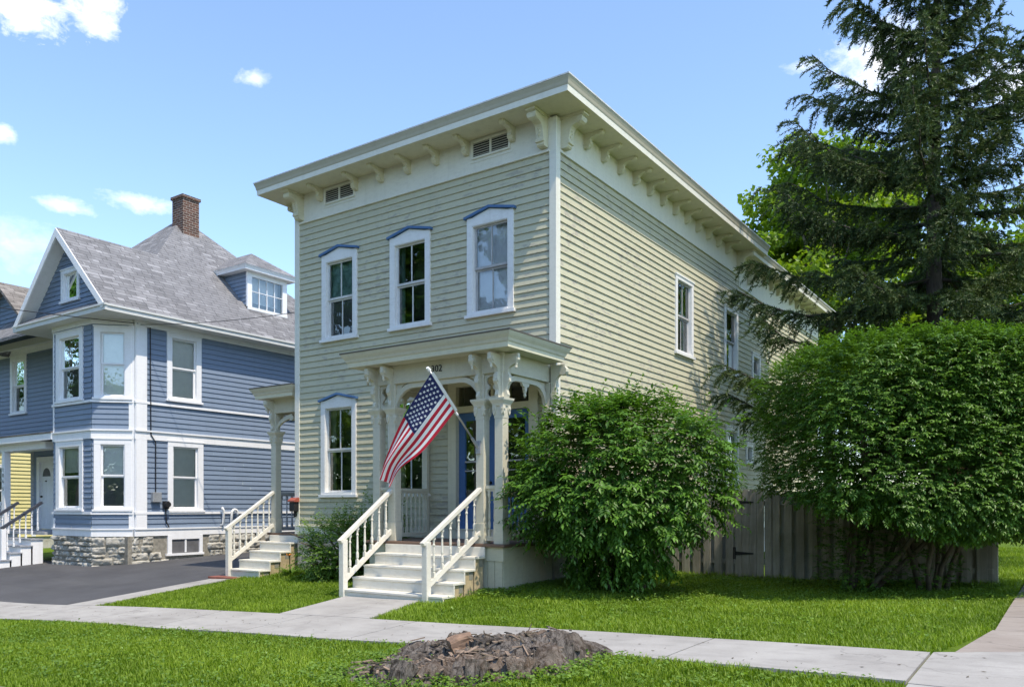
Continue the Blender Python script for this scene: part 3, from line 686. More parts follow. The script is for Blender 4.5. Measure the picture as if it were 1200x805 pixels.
def keyhole(root, fr, u0, u1, o=0., mat='post'):
    um = (u0 + u1) / 2; w = (u1 - u0) / 2
    prof = [(2.965, 0), (3.0, 0), (3.02, .55), (3.06, .72), (3.10, .6), (3.13, .25), (3.17, .25), (3.20, .6), (3.25, .78), (3.30, .6), (3.325, 0), (3.37, 0)]
    mb = MB()
    for s in (-1, 1):
        for (za, wa), (zb, wb) in zip(prof[:-1], prof[1:]):
            mb.face_prism(fr, [(um + s * w, za), (um + s * w * wa, za), (um + s * w * wb, zb), (um + s * w, zb)], o - .02, o + .02)
    return mb.build('fretwork_panel', mat, root)
py = -1.36; FP = Fr((0, py), (1, 0), (0, -1)); px = [-2.72, -2.36, -.50, -.14]
for x in px: porch_post(gh, x, py, FP, faces=((0, -1), (1, 0)) if x == px[-1] else (((0, -1), (-1, 0)) if x == px[0] else ((0, -1),)))
for x in (-.10, -2.78):
    mb = MB(); mb.box(x - .06, x + .06, -.11, -.03, .72, 3.36); mb.box(x - .085, x + .085, -.135, -.03, 2.84, 2.95); mb.build('porch_pilaster', 'post', gh, bevel=.006)
bracket(gh, Fr((-.04, -.085), (0, 1), (1, 0)), 0, 3.63, .27, .66, .065, 'post', name='scroll_bracket')
arch(gh, FP, px[1] + .06, px[2] - .06); keyhole(gh, FP, px[0] + .06, px[1] - .06); keyhole(gh, FP, px[2] + .06, px[3] - .06)
FPR = Fr((-.14, 0), (0, 1), (1, 0)); arch(gh, FPR, py + .06, -.13, rad=.33); FPL = Fr((-2.72, 0), (0, 1), (-1, 0)); arch(gh, FPL, py + .06, -.13, rad=.33)
mb = MB(); mb.box(-2.80, -.06, -1.435, -1.285, 3.36, 3.665); mb.box(-.215, -.0601, -1.285, -.03, 3.36, 3.665); mb.box(-2.80, -2.645, -1.285, -.03, 3.36, 3.665)
mb.build('porch_beam', 'post', gh, bevel=.006)
mb = MB(); mb.box(-2.645, -.215, -1.285, -.03, 3.60, 3.63); mb.build('porch_ceiling', 'cream', gh)
def porch_cornice(root, rect, name='porch_cornice', e1=.30):
    mb = MB(); ring(mb, rect, [(-.02, 3.666), (e1 - .05, 3.664), (e1, 3.664), (e1 + .004, 3.735), (e1 + .02, 3.75), (e1 + .035, 3.79), (e1 + .065, 3.83), (e1 + .085, 3.865), (e1 + .09, 3.885)], [0, 0, 1, 0, 0, 0, 0, 0])
    mb.build(name, ['post', 'cream'], root)
    mb = MB(); a = ring(mb, rect, [(e1 + .07, 3.885), (e1 + .10, 3.884), (e1 + .102, 3.905), (e1 + .06, 3.91), (-.3, 3.98)]); mb.poly(a[-1]); mb.build('porch_roof', 'roofdark', root)
porch_cornice(gh, (-2.80, -.06, -1.435, -.43))
# railings
def level_rail(root, a, b, z0=.80, z1=1.60, n=8, mat='post', r=.02, name='porch_railing'):
    a = Vector((*a, 0)); b = Vector((*b, 0)); mb = MB(); q = lambda p, z: (p.x, p.y, z)
    mb.bar(q(a, z1), q(b, z1), .085, .05); mb.bar(q(a, z1 - .045), q(b, z1 - .045), .045, .04); o = mb.build(name, mat, root); mb = MB(); mb.bar(q(a, z0), q(b, z0), .05, .07); mb.build('bottom_rail', mat, o)
    for i in range(n):
        t = (i + .5) / n; p = a.lerp(b, t); baluster(o, p.x, p.y, z0 + .03, z1 - z0 - .09, mat, r=r)
    return o
level_rail(gh, (px[0] + .08, py), (px[1] - .08, py), n=2, mat='post'); level_rail(gh, (px[2] + .08, py), (px[3] - .08, py), n=2, mat='post')
level_rail(gh, (-.14, py + .08), (-.14, -.11), n=10); level_rail(gh, (-2.74, py + .08), (-2.74, -.11), n=10)
def stairs(root, x0, x1, ytop, ztop, zs, run, xr, mat='stair', name='steps', ground=-.35):
    """treads with nosings; zs = tread heights from the top down (excluding the floor)"""
    mb = MB(); zprev = ztop; y = ytop
    for i, z in enumerate(zs):
        mb.box(x0, x1, y - .03, y - .004, z, zprev - (.045 if i == 0 else .038))   # riser
        mb.box(x0, x1 + .0, y - run - .045, y - .001, z - .036, z); zprev = z; y -= run
    mb.box(x0, x1, y - .03, y - .004, ground, zprev - .038)
    st = mb.build(name, mat, root, bevel=.006)
    for x in (x0 + .02, x1 - .06):
        sm = MB(); y = ytop
        for i, z in enumerate(zs):
            sm.box(x, x + .03, y - run + .002, y - .031, ground, z - .037, 1 if x > x0 + .1 else 0)
            if x > x0 + .1: sm.box(x + .028, x + .034, y - run + .12, y - .04, z - .16, z - .045, 2)
            y -= run
        sm.build('stringer', [mat, 'tan', 'greyblock'], st)
    return st
st = stairs(gh, -2.42, -.34, -1.5, .72, [.535, .355, .175, 0.0], .25, -.34)
def stair_rail(root, top, bot, zb_off, n, newel=True, ground=-.35, mat='stair', h=.66):
    """sloping rail from top (x,y,z of the rail) to bot; zb_off = gap between the top and the bottom rail"""
    T = Vector(top); B = Vector(bot); mb = MB(); d = (B - T).normalized()
    mb.bar(T, B + d * .10, .085, .06); o = mb.build('stair_railing', mat, root, bevel=.006); mb = MB(); mb.bar(T - Vector((0, 0, zb_off)), B - Vector((0, 0, zb_off)), .05, .07); mb.build('bottom_rail', mat, o)
    if newel:
        k = MB(); k.box(B.x - .05, B.x + .05, B.y - .05, B.y + .05, ground, B.z - .02); k.build('newel_post', mat, o, bevel=.008)
    for i in range(n):
        t = (i + .75) / (n + .6); p = T.lerp(B, t); baluster(o, p.x, p.y, p.z - zb_off + .01, zb_off - .02, mat)
    return o
stair_rail(gh, (px[2], -1.43, 1.57), (-.66, -2.52, .80), .68, 6); stair_rail(gh, (px[1] - .02, -1.43, 1.57), (-2.38, -2.52, .80), .68, 6)
# house number on the beam
def text_mesh(body, size, name, mat, parent, M4, extrude=.004):
    cu = bpy.data.curves.new(name, 'FONT'); cu.body = body; cu.size = size; cu.extrude = extrude; cu.align_x = 'CENTER'; cu.resolution_u = 3
    t = bpy.data.objects.new(name, cu); C.objects.link(t); bpy.context.view_layer.update()
    me = bpy.data.meshes.new_from_object(t.evaluated_get(bpy.context.evaluated_depsgraph_get())); bpy.data.objects.remove(t)
    me.transform(Matrix.Translation(-OFF[parent]) @ M4); me.name = name; add_uv(me) if not me.uv_layers else None
    return link(name, me, mat, parent)
text_mesh('302', .155, 'house_number', 'number', gh, Matrix.Translation((-1.37, -1.442, 3.48)) @ Matrix.Rotation(R(90), 4, 'X'))
# ---- side porch at the left
SX, SY = -7.46, .30
mb = MB(); mb.box(-7.62, HX0 - .04, .18, 3.6, .675, .72); mb.build('side_porch_floor', 'floor', gh)
mb = MB(); mb.box(-7.58, HX0 - .05, .21, .24, -.4, .674); mb.box(-7.58, -7.55, .24, 3.58, -.4, .674); mb.build('side_porch_skirt', 'skirt', gh)
FS = Fr((0, SY), (1, 0), (0, -1)); porch_post(gh, SX, SY, FS, faces=((0, -1), (-1, 0))); porch_post(gh, SX, 3.4, FS, faces=((-1, 0),))
FSL = Fr((SX, 0), (0, 1), (-1, 0)); arch(gh, FSL, SY + .06, 3.34, rad=.35)
mb = MB()
pts = [(SX + .06 + .9 * (1 - math.cos(a)), 2.97 + .30 * math.sin(a)) for a in [math.pi / 2 * i / 10 for i in range(8)]]
for (a, za), (b, zb) in zip(pts[:-1], pts[1:]): mb.face_prism(FS, [(a, za), (b, zb), (b, zb + .09), (a - .0, za + .09)], -.03, .03)
mb.tube([FS(pts[-1][0], -.035, pts[-1][1] - .0), FS(pts[-1][0], .035, pts[-1][1] - .0)], .06, 10)
mb.build('arch', 'post', gh)
mb = MB(); mb.box(-7.54, HX0 - .04, .225, .375, 3.36, 3.665); mb.box(-7.54, -7.385, .375, 3.5, 3.36, 3.665); mb.build('porch_beam', 'post', gh)
mb = MB(); mb.box(-7.385, HX0 - .04, .375, 3.5, 3.60, 3.63); mb.build('porch_ceiling', 'cream', gh)
porch_cornice(gh, (-7.52, HX0 - .38, .225, 3.5), e1=.25)
level_rail(gh, (SX, SY + .08), (SX, 3.3), n=20, mat='greytrim', r=.018)  # this railing is coloured grey, darker than the front porch rails
st2 = stairs(gh, -7.5, -6.50, .18, .72, [.54, .36, .18, -.0], .265, -6.5)
stair_rail(gh, (SX, .22, 1.62), (SX + .0, -.93, .88), .72, 7, mat='stair')
mb = MB(); mb.box(-7.72, -6.9, -1.25, -.98, g(-7.3, -1.1) + .01, g(-7.3, -1.1) + .05); mb.build('step_pad', 'redbrick', gh)
# wall mailbox at the left corner
mbx = thing('mailbox', 'small black wall mailbox with faded red lid on the house corner', 'mailbox', (-6.40, -.036, 1.25))
mb = MB(); mb.box(-6.48, -6.32, -.16, -.038, 1.20, 1.40); mb.box(-6.42, -6.38, -.10, -.038, 1.08, 1.20); mb.build('box', 'black', mbx, bevel=.01)
mb = MB(); F2 = Fr((-6.40, -.036), (1, 0), (0, -1)); mb.side_prism(F2, [(.0, 1.402), (.15, 1.402), (.15, 1.43), (.05, 1.49), (0, 1.49)], -.10, .10); mb.build('lid', 'red', mbx)
# ------------------------------------------------------------------ the blue house
bh = thing('blue_house', 'blue grey clapboard house with grey shingled gable, white trim and two storey bay', 'house', (-15, 3, -.2))
XB = -12.9; YB = .2
BS = Fr((XB, 0), (0, 1), (1, 0))
A = Vector((-12.96, .18)); B = Vector((-13.66, -.52)); Cc = Vector((-15.62, -.52)); D = Vector((-16.32, .18))
BR_ = Fr(B, A - B, (1, -1)); BF = Fr(Cc, B - Cc, (0, -1)); BL = Fr(D, Cc - D, (-1, -1)); YW = 1.0; BW = Fr((0, YW), (1, 0), (0, -1))
LR = (A - B).length; LF = (B - Cc).length
ho = {BS: [], BR_: [], BF: [], BL: [], BW: []}
def bw(fr, *a, **k): ho[fr].append(window(bh, fr, *a, case='bluewhite', sash='bluewhite', muntin=False, cap=False, **k))
bw(BS, 1.08, 2.12, 4.14, 6.0, blind=(1.0, 'blind'), cw=.14); bw(BS, 1.10, 2.18, 1.15, 3.08, blind=(1.0, 'blind'), cw=.15)
bw(BF, .17, 1.55, 4.06, 5.96, blind=(.5, 'teal'), lower='screen', cw=.17); bw(BF, .17, 1.55, 1.18, 3.06, blind=(.42, 'blind'), lower='screen', cw=.17)  # teal half blind upstairs stands for foliage mirrored in the pane
bw(BR_, .05, .95, 4.06, 5.96, blind=(.98, 'blind'), cw=.15); bw(BR_, .05, .95, 1.18, 3.06, blind=(.55, 'blind'), lower='screen', cw=.15)
bw(BW, -21.55, -20.45, 4.28, 6.2, blind=(.3, 'blind'), cw=.15)
ZB = [(.72, 3.05), (3.3, 6.0)]
mb = MB()
for z0, z1 in ZB:
    siding(mb, BS, .5, 9, z0, z1, .135, ho[BS]); siding(mb, BR_, .0, LR - .02, z0, z1, .135, ho[BR_]); siding(mb, BF, 0, LF, z0, z1, .135, ho[BF]); siding(mb, BL, 0, LR, z0, z1, .135)
siding(mb, BW, -20.1, -16.2, .72, 3.05, .135, [(-19.75, -18.75, .6, 2.9)]); siding(mb, BW, -25, -16.2, 3.3, 6.2, .135, ho[BW])
siding(mb, Fr((-20.1, 0), (0, 1), (-1, 0)), YW, 5, .72, 3.05, .135); siding(mb, Fr((-25, 0), (0, 1), (-1, 0)), YW, 9, 3.3, 6.2, .135)
mb.build('clapboard_wall', 'slate', bh)
# blocks behind the clapboards so nothing is seen through gaps at corners
mb = MB()
mb.fbox(BS, .2, .5, -.04, .047, .71, 3.05); mb.fbox(BS, .2, .5, -.04, .047, 3.303, 6.0); mb.fbox(BR_, LR - .1, LR + .03, -.06, .031, .71, 5.99)
for fr, a, b in ((BF, -.05, .06), (BF, LF - .05, LF + .03), (BR_, -.03, .05)): pass
mb.fbox(BF, .0, .09, -.03, .03, .5, 1.0); mb.fbox(BF, .0, .05, -.03, .028, 3.3, 6.0)
mb.box(-13.15, XB + .019, .19, .46, .55, 6.1); mb.box(-16.3, -15.98, -.16, .3, 3.0, 3.5); mb.build('corner_post', 'bluewhite', bh)
def band(z0, z1, o, name, mat='bluewhite', ol=.0):
    mb = MB(); mb.fbox(BS, .17, 9, -.03, o, z0, z1)
    pts = [A, B, Cc, D]; out = []
    c = (B + Cc) / 2
    for (p, fr) in ((A, BR_), (B, None), (Cc, None), (D, BL)):
        if p is B: n = Vector((.414, -1)) * o
        elif p is Cc: n = Vector((-.414, -1)) * o
        else: n = Vector((fr.N.x, fr.N.y)) * o
        out.append(p + n)
    for i in range(3):
        a, b, a2, b2 = pts[i], pts[i + 1], out[i], out[i + 1]
        mb.extrude([(a.x, a.y, z0), (b.x, b.y, z0), (b2.x, b2.y, z0), (a2.x, a2.y, z0)], [(a.x, a.y, z1), (b.x, b.y, z1), (b2.x, b2.y, z1), (a2.x, a2.y, z1)])
    return mb.build(name, mat, bh)
band(.53, .70, .035, 'base_board'); band(.70, .735, .06, 'base_ledge'); band(3.055, 3.26, .04, 'belt_course'); band(3.26, 3.30, .075, 'belt_ledge'); band(6.0, 6.13, .05, 'frieze'); band(3.99, 4.05, .055, 'sill_course'); band(1.10, 1.165, .055, 'sill_course')
mb = MB(); mb.fbox(BW, -25, -16.2, -.03, .04, 3.05, 3.3); mb.fbox(BW, -25, -16.2, -.03, .05, 6.2, 6.36); mb.build('belt_course', 'bluewhite', bh)
# rough stone foundation
def stones(mb, fr, u0, u1, z0, z1, skip=()):
    z = z0
    while z < z1 - .03:
        h = min(random.uniform(.09, .22), z1 - z)
        if z1 - z - h < .07: h = z1 - z
        u = u0
        while u < u1 - .02:
            w = min(random.uniform(.14, .62), u1 - u)
            if u1 - u - w < .12: w = u1 - u
            if not any(u < s[1] and u + w > s[0] and z < s[3] and z + h > s[2] for s in skip):
                nu, nz = 10, 6; bulge = random.uniform(.01, .10); k = len(mb.v); sd = random.uniform(0, 90)
                for i in range(nu + 1):
                    for j in range(nz + 1):
                        a, b = i / nu, j / nz; edge = min(a, 1 - a) * w, min(b, 1 - b) * h; e = min(1, min(edge) / .022) ** .6
                        nn = noise.noise(Vector((u * 3 + a * w * 9, z * 5 + b * h * 11, sd))) * .06 + noise.noise(Vector((a * w * 30, b * h * 30, sd))) * .03
                        q = .004; uu = u + q + a * (w - 2 * q) + noise.noise(Vector((z * 9 + b * 3, a, sd))) * .012; zz = z + q + b * (h - 2 * q) + noise.noise(Vector((u * 9 + a * 4, b + 3, sd))) * .012
                        mb.v.append(fr(uu, -.02 + e * (bulge + nn), zz))
                for i in range(nu):
                    for j in range(nz): p = k + i * (nz + 1) + j; mb.f.append((p, p + 1, p + nz + 2, p + nz + 1)); mb.m.append(0)
            u += w
        z += h
mb = MB(); stones(mb, BS, .1, 9, -.55, .53, [(1.0, 2.25, -.02, .60)]); stones(mb, BR_, -.03, LR + .1, -.6, .53); stones(mb, BF, -.03, LF + .03, -.65, .53); stones(mb, BL, 0, LR, -.7, .53)
sf = mb.build('stone_foundation', 'stone', bh, smooth=True)
mb = MB(); mb.fbox(BS, .0, 9, -.3, -.005, -.9, .53); mb.fbox(BR_, 0, LR, -.2, -.005, -.9, .53); mb.fbox(BF, 0, LF, -.2, -.005, -.9, .53); mb.fbox(BL, 0, LR, -.2, -.005, -.9, .53); mb.build('mortar', 'mortar', sf)
mb = MB(); mb.fbox(BS, 1.05, 2.20, -.03, .05, -.02, .04); mb.fbox(BS, 1.1, 1.22, -.03, .04, .04, .53); mb.fbox(BS, 2.06, 2.16, -.03, .04, .04, .53); mb.fbox(BS, 1.22, 2.06, -.03, .035, .42, .53); mb.fbox(BS, 1.62, 1.67, -.03, .02, .06, .42)
bwn = mb.build('basement_window', 'bluewhite', bh); mb = MB(); mb.fbox(BS, 1.22, 2.06, -.04, .002, .04, .42); mb.build('pane', 'screen', bwn)
# eaves and roof
XE = -12.4; ZE = 6.30; SL = .978; AP = (-17.0, 4.2, ZE + 4.6 * SL); GX = -14.75; GZ = ZE + 2.35 * SL; GY = -.88; HY = 4.2 - (AP[2] - GZ) / SL
def roofslab(pts, t, mat, name, parent, ts=.0):
    mb = MB(); mb.extrude([(x, y, z - t) for x, y, z in pts], [(x, y, z - ts) for x, y, z in pts]); return mb.build(name, mat, parent)
roofslab([(XE - .0, GY, ZE), (XE, 8.8, ZE), AP, (GX, HY, GZ), (GX, GY, GZ)], .10, 'shingle', 'roof', bh)
rf = roofslab([(GX, GY, GZ), (GX, HY, GZ), (-17.1, -.4, ZE), (-17.1, GY, ZE)], .10, 'shingle', 'roof', bh)
roofslab([AP, (GX, HY, GZ), (-17.1, -.4, ZE), (-21.6, -.3, ZE)], .101, 'shingle', 'roof', bh)
roofslab([AP, (-21.6, -.3, ZE), (-21.6, 8.8, ZE)], .10, 'shingle', 'roof', bh); roofslab([AP, (-21.6, 8.8, ZE), (XE, 8.8, ZE)], .10, 'shingle', 'roof', bh)
# left gable seen past the main one
roofslab([(-20.6, .1, 8.35), (-20.6, 6, 8.35), (-18.2, 6, 6.45), (-18.2, .1, 6.45)], .1, 'shingle2', 'roof', bh); roofslab([(-20.6, .1, 8.35), (-20.6, 6, 8.35), (-24, 6, 6.2), (-24, .1, 6.2)], .1, 'shingle2', 'roof', bh)
mb = MB(); FG2 = Fr((0, .5), (1, 0), (0, -1)); siding(mb, FG2, -24, -18, 6.3, 8.3, .135, clip=lambda z: (-20.6 - (8.3 - z) * 1.5, -20.6 + (8.3 - z) * 1.2)); mb.build('gable_wall', 'slate', bh)
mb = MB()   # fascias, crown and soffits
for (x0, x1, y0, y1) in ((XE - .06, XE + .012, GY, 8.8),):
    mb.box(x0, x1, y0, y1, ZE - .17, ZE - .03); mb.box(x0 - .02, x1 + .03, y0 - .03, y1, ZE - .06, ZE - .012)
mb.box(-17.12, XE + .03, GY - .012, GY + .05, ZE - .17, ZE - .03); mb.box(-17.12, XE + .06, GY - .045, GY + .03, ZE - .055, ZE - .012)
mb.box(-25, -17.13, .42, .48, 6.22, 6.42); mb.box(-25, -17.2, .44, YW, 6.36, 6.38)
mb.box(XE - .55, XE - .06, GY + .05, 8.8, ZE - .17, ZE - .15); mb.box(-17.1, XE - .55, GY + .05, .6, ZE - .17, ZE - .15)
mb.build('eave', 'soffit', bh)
# pent roof at the gable foot, gable wall, rakes
mb = MB(); mb.extrude([(-17.1, GY - .02, ZE - .012), (XE - .0, GY - .02, ZE - .012), (XE - .3, -.5, ZE + .22), (-16.8, -.5, ZE + .22)], [(-17.1, GY - .02, ZE + .012), (XE, GY - .02, ZE + .012), (XE - .3, -.5, ZE + .26), (-16.8, -.5, ZE + .26)]); mb.build('pent_roof', 'shingle', bh)
FG = Fr((0, -.5), (1, 0), (0, -1)); gw = window(bh, FG, -15.22, -14.28, 6.72, 7.62, case='bluewhite', sash='bluewhite', muntin=False, cap=False, cw=.12, single=True)
mb = MB(); siding(mb, FG, -17.1, -12.4, ZE + .2, GZ - .12, .125, [gw], clip=lambda z: (GX - (GZ - .12 - z) / SL, GX + (GZ - .12 - z) / SL)); mb.build('gable_wall', 'slate', bh)
mb = MB()
for s in (-1, 1):
    e = 2.35 * s
    mb.face_prism(Fr((0, GY), (1, 0), (0, -1)), [(GX, GZ - .02), (GX + e, ZE - .02), (GX + e - s * .0, ZE - .02 - .06), (GX + e - s * .12, ZE - .12), (GX, GZ - .25)], -.02, .03)
    mb.extrude([(GX, GY + .03, GZ - .115), (GX + e, GY + .03, ZE - .115), (GX + e, -.47, ZE - .115), (GX, -.47, GZ - .115)], [(GX, GY + .03, GZ - .14), (GX + e, GY + .03, ZE - .14), (GX + e, -.47, ZE - .14), (GX, -.47, GZ - .14)])
mb.build('rake_board', 'bluewhite', bh)
mb = MB(); mb.fbox(FG, -14.95, -14.55, .012, .03, 8.0, 8.18); mb.build('gable_vent', 'vent', bh)
# dormer
def zr(x): return ZE + (XE - x) * SL
mb = MB(); dx = -13.42; FD = Fr((dx, 0), (0, 1), (1, 0)); dz = zr(dx); y0, y1 = 4.05, 5.55; zt = 8.42
dm = MB(); dm.fbox(FD, y0, y1, -.02, .0, dz - .1, dz + .02); dm.fbox(FD, y0 + .16, y1 - .12, -.3, -.28, dz, zt)
dor = dm.build('dormer', 'bluewhite', bh)
hb = window(dor, FD, 4.05, 5.55, dz - .04, zt - .02, case='bluewhite', sash='bluewhite', muntin=False, cap=False, cw=.17, single=True) if False else None
mb = MB(); mb.fbox(FD, y0, y0 + .17, -.04, .03, dz, zt); mb.fbox(FD, y1 - .17, y1, -.04, .03, dz, zt); mb.fbox(FD, y0 + .17, y1 - .17, -.04, .028, zt - .14, zt); mb.fbox(FD, y0, y1, -.04, .05, dz - .03, dz + .06)
for i in (1, 2, 3): u = y0 + .17 + (y1 - y0 - .34) * i / 4; mb.fbox(FD, u - .012, u + .012, -.03, .0, dz + .06, zt - .14)
mb.fbox(FD, y0 + .17, y1 - .17, -.03, -.001, (dz + zt) / 2 - .02, (dz + zt) / 2)
mb.build('dormer_window', 'bluewhite', dor)
mb = MB(); mb.poly([FD(y0 + .17, -.02, dz + .06), FD(y1 - .17, -.02, dz + .06), FD(y1 - .17, -.02, zt - .14), FD(y0 + .17, -.02, zt - .14)]); mb.build('pane', 'glass', dor)
for y, n in ((y0 + .02, -1), (y1 - .02, 1)):
    mb = MB(); fs = Fr((0, y), (1, 0), (0, n)); siding(mb, fs, -15, dx - .01, dz, zt, .12, clip=lambda z: (XE - (z - ZE) / SL, dx - .01)); mb.build('dormer_cheek', 'slate', dor)
xb_ = XE - (zt - ZE) / SL; e = .22; zt2 = zt + .02
mb = MB(); mb.box(xb_ - .2, dx + e, y0 - e, y1 + e, zt, zt + .03); ring(mb, (xb_ - .4, dx, y0, y1), [(e - .02, zt + .03), (e, zt + .03), (e + .03, zt + .10), (e + .05, zt + .11), (e + .05, zt + .13)]); mb.build('dormer_eave', 'bluewhite', dor)
mb = MB(); ym = (y0 + y1) / 2; za = zt + .13 + .72; x_in = dx - .75
f1 = (dx + e + .06, y0 - e - .06, zt + .13); f2 = (dx + e + .06, y1 + e + .06, zt + .13); ap = (x_in, ym, za); back = (XE - (za - ZE) / SL - .1, ym, za); b1 = (xb_ - .5, y0 - e - .06, zt + .13); b2 = (xb_ - .5, y1 + e + .06, zt + .13)
mb.poly([f1, f2, ap]); mb.poly([f2, b2, back, ap]); mb.poly([b1, f1, ap, back]); mb.build('dormer_roof', 'shingle', dor)
# chimney
mb = MB(); cx_, cy_ = -16.45, 4.0; w = .29; mb.box(cx_ - w, cx_ + w, cy_ - w, cy_ + w, 9.3, 11.15); mb.box(cx_ - w - .04, cx_ + w + .04, cy_ - w - .04, cy_ + w + .04, 11.15, 11.24); mb.box(cx_ - w + .14, cx_ + w - .14, cy_ - w + .14, cy_ + w - .14, 11.24, 11.27); mb.build('chimney', 'brick', bh)
# entry porch at the left of the bay
mb = MB(); mb.extrude([(-25, -.62, 3.30), (-15.6, -.62, 3.30), (-16.2, YW, 3.52), (-25, YW, 3.52)], [(-25, -.62, 3.335), (-15.6, -.62, 3.335), (-16.2, YW, 3.60), (-25, YW, 3.60)]); mb.build('porch_roof', 'shingle2', bh)
mb = MB(); mb.box(-25, -15.6, -.60, -.54, 3.12, 3.297); mb.box(-25, -16.35, -.40, -.20, 2.92, 3.12); mb.box(-25, -16.3, -.54, YW, 3.10, 3.12); mb.build('porch_eave', 'bluewhite', bh)
mb = MB(); mb.box(-25, -16.3, -.45, YW, .52, .60); mb.box(-25, -17.95, -.43, -.40, -.5, .52); mb.build('porch_floor', 'greytrim', bh)
mb = MB(); mb.box(-18.95, -18.78, -.40, -.23, .60, 2.92); mb.build('porch_post', 'bluewhite', bh)
mb = MB(); mb.box(-20.2, -20.0, YW - .02, YW + .18, .6, 3.1); mb.build('entry_pilaster', 'greytrim', bh)
mb = MB()
for k, z in enumerate((.42, .24, .06, -.12)): mb.box(-17.9, -16.4, -.75 - .27 * k, -.44 - .27 * k, -.6, z - .035, 1); mb.box(-17.93, -16.37, -.78 - .27 * k, -.44 - .27 * k, z - .035, z, 0)
mb.build('steps', ['greytrim', 'bluewhite'], bh)
bp = MB(); bp.box(-25, -18.95, -.36, -.30, 1.40, 1.45); bp.box(-25, -18.95, -.35, -.31, .70, .74); o = bp.build('porch_railing', 'bluewhite', bh)
for i in range(38): baluster(o, -18.98 - (i + .5) * .12, -.33, .72, .70, 'bluewhite', r=.017)
for x in (-17.88, -16.5):
    bp = MB(); bp.bar((x, -.42, 1.42), (x, -1.45, .72), .10, .07); o = bp.build('stair_railing', 'darktrim', bh); q = MB(); q.box(x - .06, x + .06, -1.48, -1.36, -.6, .70); q.build('newel_post', 'bluewhite', o)
    for i in range(6): t = (i + .7) / 6.6; baluster(o, x, -.42 - 1.03 * t, .72 - .70 * t + .0, .66, 'bluewhite', r=.017)
# entry door
mb = MB(); mb.fbox(BW, -19.78, -19.62, -.06, .04, .6, 2.86); mb.fbox(BW, -18.88, -18.72, -.06, .04, .6, 2.86); mb.fbox(BW, -19.62, -18.88, -.06, .04, 2.70, 2.86); mb.fbox(BW, -19.62, -18.88, -.05, -.02, .61, 2.70)
for a, b in ((-19.52, -19.28), (-19.22, -18.98)):
    for z0, z1 in ((.75, 1.3), (1.4, 2.1)): mb.fbox(BW, a, b, -.022, -.012, z0, z1)
dr = mb.build('entry_door', 'bluewhite', bh)
mb = MB(); mb.face_prism(BW, [(-19.25 + .24 * math.cos(a), 2.25 + .26 * math.sin(a)) for a in [math.pi * i / 10 for i in range(11)]], -.03, -.012); mb.build('fanlight', 'screen', dr)
mb = MB(); mb.tube([BW(-19.52, -.02, 1.62), BW(-19.52, .04, 1.62)], .03, 8); mb.tube([BW(-19.25, -.02, 2.1), BW(-19.25, .02, 2.1)], .022, 8); mb.build('door_knob', 'black', dr)
for i, ch in enumerate('1865'): text_mesh(ch, .15, 'house_number', 'number', bh, Matrix.Translation((-18.865, -.403, 2.34 - i * .17 - (.06 if i == 3 else 0))) @ Matrix.Rotation(R(90), 4, 'X'))
# meter, vent pipes
mb = MB(); mb.fbox(BS, .62, .86, .015, .14, 1.42, 1.68); mb.build('meter_box', 'grey_metal', bh, bevel=.01)
mb = MB(); mb.fbox(BS, .95, 1.1, .015, .10, 1.25, 1.45); mb.tube([BS(1.02, .10, 1.36), BS(1.02, .2, 1.36)], .075, 12); mb.tube([BS(1.02, .06, 1.25), BS(1.04, .06, .9), BS(1.12, .06, .75)], .018, 6); mb.tube([BS(.74, .05, 1.68), BS(.74, .05, 3.0), BS(.60, .06, 3.2), BS(.58, .06, 6.0)], .016, 6); mb.build('electric_meter', 'black', bh)
mb = MB(); mb.tube([BS(2.75, .03, .78), BS(2.78, .10, .80), BS(2.78, .12, 1.2), BS(2.72, .12, 1.28)], .035, 8); mb.build('vent_pipe', 'pvc', bh, smooth=True)
mb = MB(); mb.tube([BS(3.05, .02, .78), BS(3.05, .10, .80), BS(3.05, .12, 1.12)] + [BS(3.05 + .10 * (1 - math.cos(a)), .12, 1.12 + .10 * math.sin(a)) for a in [R(x) for x in (30, 60, 90, 120, 150, 180)]] + [BS(3.25, .12, 1.05)], .036, 8); mb.build('vent_pipe', 'pvc', bh, smooth=True)
def cable(pts, sag, r=.011, n=24):
    a, b = [Vector(p) for p in pts]; out = []
    for i in range(n + 1): t = i / n; p = a.lerp(b, t); p.z -= sag * 4 * t * (1 - t); out.append(p)
    return out
mb = MB(); mb.tube(cable([(-12.84, .25, 6.05), (-22, -16, 8.2)], .5), .011, 5); tag(mb.build('service_cable', 'black', off=(-12.84, .25, 6.05)), 'thin black service cable running left from the blue house corner', 'cable', 'service cables')
mb = MB(); mb.tube(cable([(-12.82, .30, 6.03), (-6.47, 4.0, 6.9)], .25), .009, 5); tag(mb.build('service_cable', 'black', off=(-12.82, .3, 6.03)), 'thin black cable from the blue house corner across its side eave to the green house', 'cable', 'service cables')
